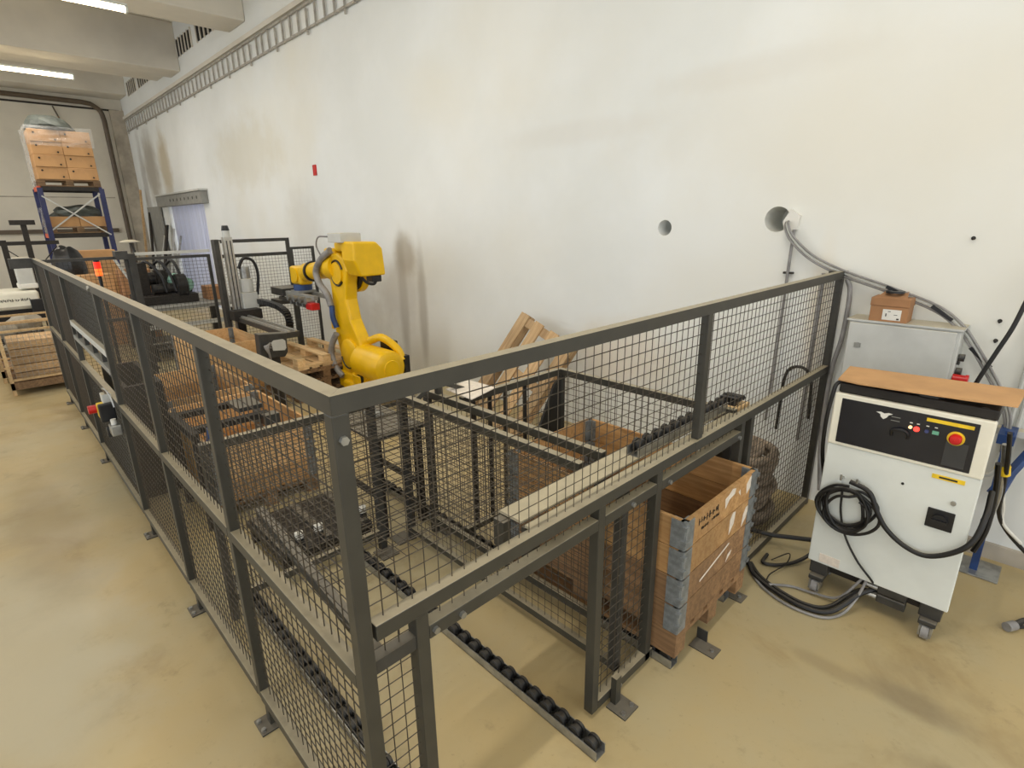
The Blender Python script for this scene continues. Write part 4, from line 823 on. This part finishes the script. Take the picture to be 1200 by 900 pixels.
for j, (mt, r, q) in enumerate((('rubber', .012, [(1.08, 3.3, 1.1), (1.10, 3.4, .9), (1.11, 3.5, .7), (1.12, 3.6, .5), (1.18, 3.7, .35), (1.3, 3.78, .2), (1.45, 3.8, .05)]), ('steel', .014, [(1.07, 3.4, 1.0), (1.09, 3.45, .82), (1.10, 3.5, .65), (1.09, 3.55, .5)]), ('rubber', .014, [(1.07, 3.2, .95), (1.09, 3.3, .7), (1.09, 3.3, .5), (1.06, 3.3, .35)]), ('tape', .010, [(1.10, 3.5, .72), (1.13, 3.6, .55), (1.15, 3.65, .42), (1.25, 3.75, .28)]))):
    build(MB().tube(spline(q, 5), r, 8), 'hose', mt, t, smooth=True)
build(MB().cyl((1.09, 3.45, .86), (1.10, 3.46, .80), .028, 12).cyl((1.12, 3.46, .84), (1.05, 3.46, .84), .018, 10), 'brass_fitting', 'yel', t, smooth=True)
# ------------------------------------------------------------------ cables on the floor
fc = [('rubber', .014, [(-.12, 2.95, .02), (.03, 2.74, .02), (.10, 2.66, .02), (.23, 2.60, .02), (.41, 2.565, .02), (.55, 2.62, .03), (.65, 2.78, .12), (.72, 2.86, .15)], 'thick black cable sweeping over the floor to the white cabinet'),
      ('rubber', .012, [(.02, 2.78, .02), (.12, 2.68, .02), (.26, 2.62, .02), (.42, 2.60, .02), (.53, 2.66, .03), (.62, 2.82, .10), (.70, 2.87, .12)], 'thin black cable lying beside the thick floor cable'),
      ('hgrey', .008, [(.04, 2.72, .012), (.16, 2.60, .012), (.34, 2.53, .012), (.52, 2.555, .012), (.60, 2.66, .02), (.64, 2.75, .10), (.66, 2.82, .2)], 'pale grey cable at the outside of the floor bundle'),
      ('hgrey', .008, [(.20, 2.62, .03), (.30, 2.72, .015), (.42, 2.74, .02), (.55, 2.76, .05), (.64, 2.82, .2)], 'thin grey cable looping up under the cabinet door'),
      ('rubber', .012, [(.06, 2.95, .02), (.075, 2.84, .02), (.16, 2.88, .02), (.24, 3.0, .03), (.30, 3.1, .1), (.32, 3.12, .3)], 'black cable bent sharply on the floor by the fence rail'),
      ('rubber', .016, [(-.1, 3.05, .10), (.03, 3.1, .09), (.15, 3.15, .10), (.30, 3.2, .12)], 'dark cable running from the fence to the back of the cabinet'),
      ('iron', .004, [(.10, 2.92, .01), (.18, 3.0, .06), (.20, 2.9, .04), (.16, 2.75, .02), (.17, 2.66, .03)], 'thin dark wire curling on the floor beside the fence rail')]
for mt, r, q, lab in fc: solo(MB().tube(spline(q, 7), r, 8), 'floor_cable', mt, lab, 'cable', 'cables on the floor by the cabinet', smooth=True)
t = thing('floor_plug', 'black cable plug lying on the floor at the right edge', 'plug', (1.3, 3.2, 0))
build(MB().cyl((1.28, 3.17, .03), (1.31, 3.22, .03), .026, 14), 'plug', 'hgrey', t, smooth=True); build(MB().tube(spline([(1.31, 3.22, .035), (1.36, 3.31, .04), (1.48, 3.45, .02), (1.7, 3.6, .02)], 5), .016, 8).tube(spline([(1.29, 3.19, .012), (1.36, 3.28, .012), (1.5, 3.36, .012)], 4), .01, 8), 'cable', 'rubber', t, smooth=True)

# ------------------------------------------------------------------ machines and stock behind the cell
t = thing('machine_table', 'long grey machine table beyond the far fence', 'table', (-10.3, 2.1, 0))
build(MB().box(-11.2, -9.4, 1.25, 2.9, .84, .90), 'table_top', 'grey', t, bevel=.005); build(MB().box(-9.45, -9.38, 1.3, 2.85, .55, .62).box(-9.45, -9.38, 1.3, 2.85, .25, .32), 'rail', 'lgrey', t)
for x, y in ((-11.1, 1.35), (-9.5, 1.35), (-11.1, 2.8), (-9.5, 2.8)): build(MB().box(x-.05, x+.05, y-.05, y+.05, 0, .84), 'leg', 'dgrey', t)
build(MB().box(-11.0, -9.6, 1.4, 2.75, .12, .16), 'shelf', 'dgrey', t)
t = thing('spindle_machine', 'black oily spindle machine with mint green motor on the far table', 'machine', (-10.2, 1.7, .9))
build(MB().box(-10.6, -9.8, 1.35, 2.25, .9, 1.05), 'bed', 'iron', t, bevel=.01); build(MB().box(-10.5, -10.1, 1.45, 1.6, 1.05, 1.6).box(-10.5, -10.2, 1.75, 1.9, 1.05, 1.45), 'column', 'iron', t, bevel=.01)
build(MB().cyl((-10.4, 1.4, 1.3), (-10.4, 1.95, 1.3), .12, 16).cyl((-10.0, 1.6, 1.15), (-10.0, 2.2, 1.15), .09, 14).cyl((-9.9, 1.95, 1.2), (-9.9, 2.1, 1.2), .2, 20), 'spindle', 'black', t, smooth=True)
build(MB().cyl((-10.2, 2.0, 1.28), (-9.85, 2.12, 1.2), .12, 18), 'motor', 'mint', t, smooth=True)
build(MB().bar((-10.0, 1.15, 1.7), (-9.9, 1.4, 1.1), .06, .03), 'guard', 'lgrey', t)
for q in range(3): build(MB().tube(spline([(-10.3, 1.5+.2*q, 1.5), (-10.1, 1.6+.2*q, 1.62), (-9.95, 1.75+.15*q, 1.4), (-9.9, 1.8+.15*q, 1.1)]), .025), 'hose', 'black', t, smooth=True)
solo(MB().box(-10.2, -9.8, 2.42, 2.75, .90, 1.14), 'carton', 'card2', 'brown carton on the far machine table near the curtain', 'box', bevel=.005)
t = thing('disc_lamp', 'pale disc-shaped work lamp on a bent arm above the far fence', 'lamp', (-9, 1.22, 0))
build(MB().lathe([(.001, .03), (.06, .03), (.14, 0), (.13, -.01), (.001, -.005)], (-9, 1.24, 1.99), 24), 'shade', 'lgrey', t, smooth=True); build(MB().tube([(-9, 1.24, 2.0), (-9, 1.28, 1.85), (-9, 1.2, 1.7), (-9, 1.2, 0)], .02), 'arm', 'dgrey', t)
build(MB().box(-9.1, -8.9, 1.12, 1.28, 0, .03), 'base', 'iron', t)
t = thing('signal_beacon', 'lit red and orange signal beacon on a dark pole at the far fence', 'beacon', (-8.4, .7, 0))
build(MB().cyl((-8.4, .70, 1.45), (-8.4, .70, 1.62), .022, 12).cyl((-8.4, .7, 0), (-8.4, .7, 1.45), .02, 10), 'pole', 'black', t, smooth=True)
build(MB().cyl((-8.4, .70, 1.56), (-8.4, .70, 1.66), .042, 16), 'orange_lens', 'beacon_o', t, smooth=True); build(MB().cyl((-8.4, .70, 1.66), (-8.4, .70, 1.75), .04, 16), 'red_lens', 'beacon_r', t, smooth=True); build(MB().cyl((-8.4, .70, 1.75), (-8.4, .70, 1.79), .036, 16), 'cap', 'black', t, smooth=True)
build(MB().box(-8.5, -8.3, .6, .8, 0, .02), 'base', 'iron', t)
# pallet rack with wrapped cartons
t = thing('pallet_rack', 'dark blue pallet rack standing at the cream back wall', 'shelf', (-16.4, 1.5, 0))
for x in (-15.95, -16.95):
    for y in (.93, 2.1): build(MB().box(x-.045, x+.045, y-.05, y+.05, 0, 3.08), 'upright', 'navy', t)
for x in (-15.95, -16.95):
    for z in (1.95, 3.02): build(MB().box(x-.03, x+.03, .98, 2.05, z, z+.09), 'beam', 'iron', t)
for y in (.93, 2.1):
    for z in (1.95, 3.02): build(MB().box(-16.9, -16.0, y-.03, y+.03, z, z+.1), 'side_beam', 'orange' if y < 1 else 'navy', t)
build(MB().bar((-15.93, .93, 2.1), (-15.93, 2.1, 3.0), .02, .03).bar((-15.91, .93, 2.9), (-15.91, 2.1, 2.0), .02, .03), 'cross_brace', 'lgrey', t)
make_pallet('wooden_pallet', 'wooden pallet under the wrapped cartons on top of the rack', (-16.45, 1.53, 3.125), ('wood_old',), (0, 0, R(90)))
make_pallet('wooden_pallet', 'wooden pallet under the cartons on the lower rack shelf', (-16.45, 1.53, 2.055), ('wood_old',), (0, 0, R(90)))
for r_ in range(4):
    for q in range(2):
        z = 3.275+r_*.27; y = .97+q*.575
        t2 = thing('carton', 'tan carton in the wrapped load, %s row, %s stack' % (('bottom', 'second', 'third', 'top')[r_], ('left', 'right')[q]), 'box', (-16.4, y+.28, z), 'cartons on top of the rack')
        build(MB().box(-16.83, -16.03+.01*((r_+q) % 2), y, y+.57, z, z+.265), 'body', 'card', t2, bevel=.008); build(MB().cyl((-16.021, y+.10, z+.19), (-16.012, y+.10, z+.19), .022, 10).cyl((-16.021, y+.47, z+.06), (-16.012, y+.47, z+.06), .02, 10), 'print_dot', 'ink', t2)
def crumple(x0, x1, y0, y1, z0, z1, seed, nx=10, nz=12):
    rg = random.Random(seed); mb = MB()
    v = [[(x0+(x1-x0)*i/nx+0*rg.random(), y0+(y1-y0)*i/nx+rg.uniform(-.025, .025), z0+(z1-z0)*j/nz) for j in range(nz+1)] for i in range(nx+1)]
    vs = [p for row in v for p in row]; vs2 = [(x+.004, y-.004, z) for x, y, z in vs]; N = len(vs)
    fs = [(i*(nz+1)+j, (i+1)*(nz+1)+j, (i+1)*(nz+1)+j+1, i*(nz+1)+j+1) for i in range(nx) for j in range(nz)]
    return mb.add(vs+vs2, fs+[tuple(k+N for k in f_) for f_ in fs])
t = thing('stretch_film', 'clear crumpled stretch film around the upper carton load', 'film', (-16.4, 1.5, 3.27))
build(crumple(-16.9, -15.95, .90, .90, 3.1, 4.38, 3), 'side_film', 'film', t, smooth=True)
def filmx(x, y0, y1, z0, z1, seed):
    rg = random.Random(seed); ny, nz = 12, 10; vs = [(x+rg.uniform(-.02, .02), y0+(y1-y0)*i/ny, z0+(z1-z0)*j/nz) for i in range(ny+1) for j in range(nz+1)]
    N = len(vs); fs = [(i*(nz+1)+j, (i+1)*(nz+1)+j, (i+1)*(nz+1)+j+1, i*(nz+1)+j+1) for i in range(ny) for j in range(nz)]
    return MB().add(vs+[(a+.004, b, c_) for a, b, c_ in vs], fs+[tuple(k+N for k in f_) for f_ in fs])
build(filmx(-15.96, .9, 2.16, 4.0, 4.42, 5), 'front_film', 'film', t, smooth=True)
solo(MB().blobby((-16.4, 1.42, 4.40), (.42, .48, .32), 4, .25, flat=-.02), 'tarpaulin', 'tarp', 'grey green tarpaulin bundle on the topmost cartons', 'tarpaulin')
solo(MB().blobby((-16.4, 1.55, 2.47), (.42, .5, .24), 9, .25, flat=-.02), 'tarpaulin', 'tarp', 'grey tarpaulin bundle on the lower rack shelf', 'tarpaulin')
for q in range(2):
    solo(MB().box(-16.85, -16.02, .97+q*.575, 1.54+q*.575, 2.205, 2.44), 'carton', 'card', 'tan carton on the lower rack shelf, %s of two' % ('left', 'right')[q], 'box', 'cartons on the lower rack shelf', bevel=.008)
solo(crumple(-16.9, -16.0, .90, .90, 2.06, 2.65, 8, 8, 8), 'stretch_film', 'film', 'silvery film scrap hanging at the left of the lower shelf', 'film', smooth=True)
# loose stock on the floor in front of the rack
for q, (x, y, z, wd, hh, mt, lab) in enumerate(((-11.6, .62, 0, .7, 1.35, 'card', 'tall tan carton just behind the far fence by the beacon'), (-12.8, .72, 0, .9, 1.75, 'card', 'largest tan carton under the blue rack'), (-11.3, 1.38, 0, .5, 1.42, 'card2', 'brown carton beside the grey fence post'))):
    solo(MB().box(x-.4, x, y, y+wd, z, z+hh), 'carton', mt, lab, 'box', bevel=.01)
solo(MB().blobby((-12.3, .80, .75), (.27, .27, .75), 12, .12).blobby((-12.3, .78, 1.45), (.26, .27, .42), 15, .2), 'plastic_sack', 'black', 'black plastic sack leaning by the tan cartons', 'sack', smooth=True)
t = thing('black_rack', 'black steel frame rack at the far left', 'rack', (-15.2, .2, 0))
for y in (-.95, .02, .42): build(MB().box(-15.05, -14.95, y-.05, y+.05, 0, 1.95 if y < .4 else 2.3), 'upright', 'iron', t)
build(MB().box(-15.04, -14.96, -3.2, .95, 1.84, 1.92).box(-15.04, -14.96, -3.2, .9, .84, .92), 'beam', 'iron', t); build(MB().box(-15.1, -14.9, .2, .62, 2.26, 2.36), 'cap', 'iron', t)
build(MB().bar((-15, .05, 1.75), (-15, .4, 1.4), .02, .02).bar((-15, .9, 1.8), (-15, .55, 1.4), .02, .02), 'brace', 'iron', t)
build(MB().box(-15.06, -14.94, -3.2, -3.1, 0, 1.92), 'upright', 'iron', t)
t = thing('grey_crate', 'pale grey plastic crate standing on the cream machine', 'crate', (-12.3, -.0, 1.15))
build(MB().box(-12.5, -12.1, -.02, .22, 1.19, 1.7), 'body', 'lgrey', t, bevel=.02); build(MB().box(-12.52, -12.08, -.04, .24, 1.15, 1.24), 'rim', 'tape', t, bevel=.02)
t = thing('cream_machine', 'long cream machine housing with dark lettering at the left edge', 'machine', (-12.3, -.8, 0))
build(MB().box(-12.9, -12.0, -2.6, .21, .80, 1.12), 'housing', 'ivory', t, bevel=.05, seg=3); build(MB().box(-11.995, -11.985, -2.6, .17, .84, .86), 'trim_line', 'column', t); build(MB().box(-12.8, -12.1, -2.4, .15, 0, .80), 'base', 'iron', t)
build(MB().box(-12.0, -11.9, .06, .32, .62, .97), 'end_box', 'black', t, bevel=.01)
gl = glyphs(t, -.36+.8, .08+.8, .945, .055, 'x', .302, 21)
# cage pallets and sacks at the left
def cage(x, y, lab, seed):
    t = thing('cage_pallet', lab, 'cage', (x, y, 0), 'mesh cage pallets by the far end of the fence'); L, Wd, h_ = .42, .36, .9
    for a in (-L, L):
        for b in (-Wd, Wd): build(MB().box(a-.02, a+.02, b-.02, b+.02, 0, h_), 'post', 'wood_new', t, local=True)
    for z in (.2, h_-.03): build(MB().box(-L, L, -Wd-.015, -Wd+.015, z, z+.03).box(-L, L, Wd-.015, Wd+.015, z, z+.03).box(-L-.015, -L+.015, -Wd, Wd, z, z+.03).box(L-.015, L+.015, -Wd, Wd, z, z+.03), 'rail', 'wood_new', t, local=True)
    mb = meshY(MB(), L, -Wd, Wd, .2, h_, .06); meshX(mb, -Wd, -L, L, .2, h_, .06); meshX(mb, Wd, -L, L, .2, h_, .06); build(mb, 'wire_mesh', 'steel', t, local=True, kind='stuff')
    build(MB().box(-L-.02, L+.02, -Wd-.02, Wd+.02, .08, .18), 'floor_board', 'wood_old', t, local=True)
    t['label'] = lab; return t
cage(-9.15, -.14, 'wire mesh cage pallet nearest the fence end', 1); cage(-10.1, -.20, 'wire mesh cage pallet behind the nearest cage', 2)
for q in range(5):
    solo(MB().box(-9.5+.06, -8.80, -.44+.0*q, .15, .19+.11*q, .29+.11*q), 'plank_stack', 'wood_pal', 'wooden board layer in the nearest cage pallet, %s' % ('bottom', 'second', 'middle', 'fourth', 'topmost')[q], 'board', 'boards in the nearest cage')
rg = random.Random(5)
pos = ['at the front left', 'at the front right', 'in the middle', 'at the back left', 'at the back right', 'on top']
for q, (x, y, z, s_) in enumerate(((-11.0, -.70, .29, .19), (-11.05, -.23, .29, .19), (-11.4, -.47, .55, .2), (-11.72, -.74, .29, .2), (-11.72, -.20, .31, .21), (-11.6, -.10, .62, .2))):
    solo(MB().blobby((x, y, z), (s_*1.1, s_*1.2, s_*.75), q, .25), 'sack', 'stone', 'grey filled sack on the pallet by the cream machine, %s' % pos[q], 'sack', 'sacks on the pallet', smooth=True)
make_pallet('wooden_pallet', 'wooden pallet under the grey sacks at the left edge', (-11.4, -.45, 0), ('wood_old',))
solo(MB().box(-8.0, -7.3, -1.75, -1.02, 0, .3), 'wood_crate', 'wood_old', 'low wooden crate cut off at the left edge of the aisle', 'crate', bevel=.01)
# timber and bars leaning in the back corner
for q, (a, b, w_, mt, lab) in enumerate((((-20.6, 3.55, 0), (-20.6, 3.85, 3.3), .12, 'wood_pal', 'tall yellowish plank leaning in the back corner'), ((-20.2, 3.65, 0), (-20.2, 3.9, 2.6), .16, 'iron', 'dark plank leaning in the back corner'), ((-18.5, 3.3, 0), (-18.5, 3.85, 1.9), .10, 'lgrey', 'pale steel bar leaning left of the curtain'), ((-18.2, 3.4, 0), (-18.3, 3.9, 2.2), .22, 'iron', 'wide dark panel leaning left of the curtain'), ((-17.4, 3.4, 0), (-17.6, 3.9, 2.1), .07, 'lgrey', 'slim pale steel bar leaning at the curtain edge'), ((-16.6, 3.3, 0), (-17.0, 3.9, 1.9), .05, 'steel', 'thin steel tube leaning in front of the curtain'))):
    solo(MB().bar(a, b, w_, .05, (0, 1, .1)), 'leaning_stock', mt, lab, 'bar', 'stock leaning in the back corner')
solo(MB().box(-20.4, -18.9, 3.9, 3.96, .05, 2.75), 'metal_sheet', 'grey', 'large grey sheet standing against the wall by the curtain', 'panel')
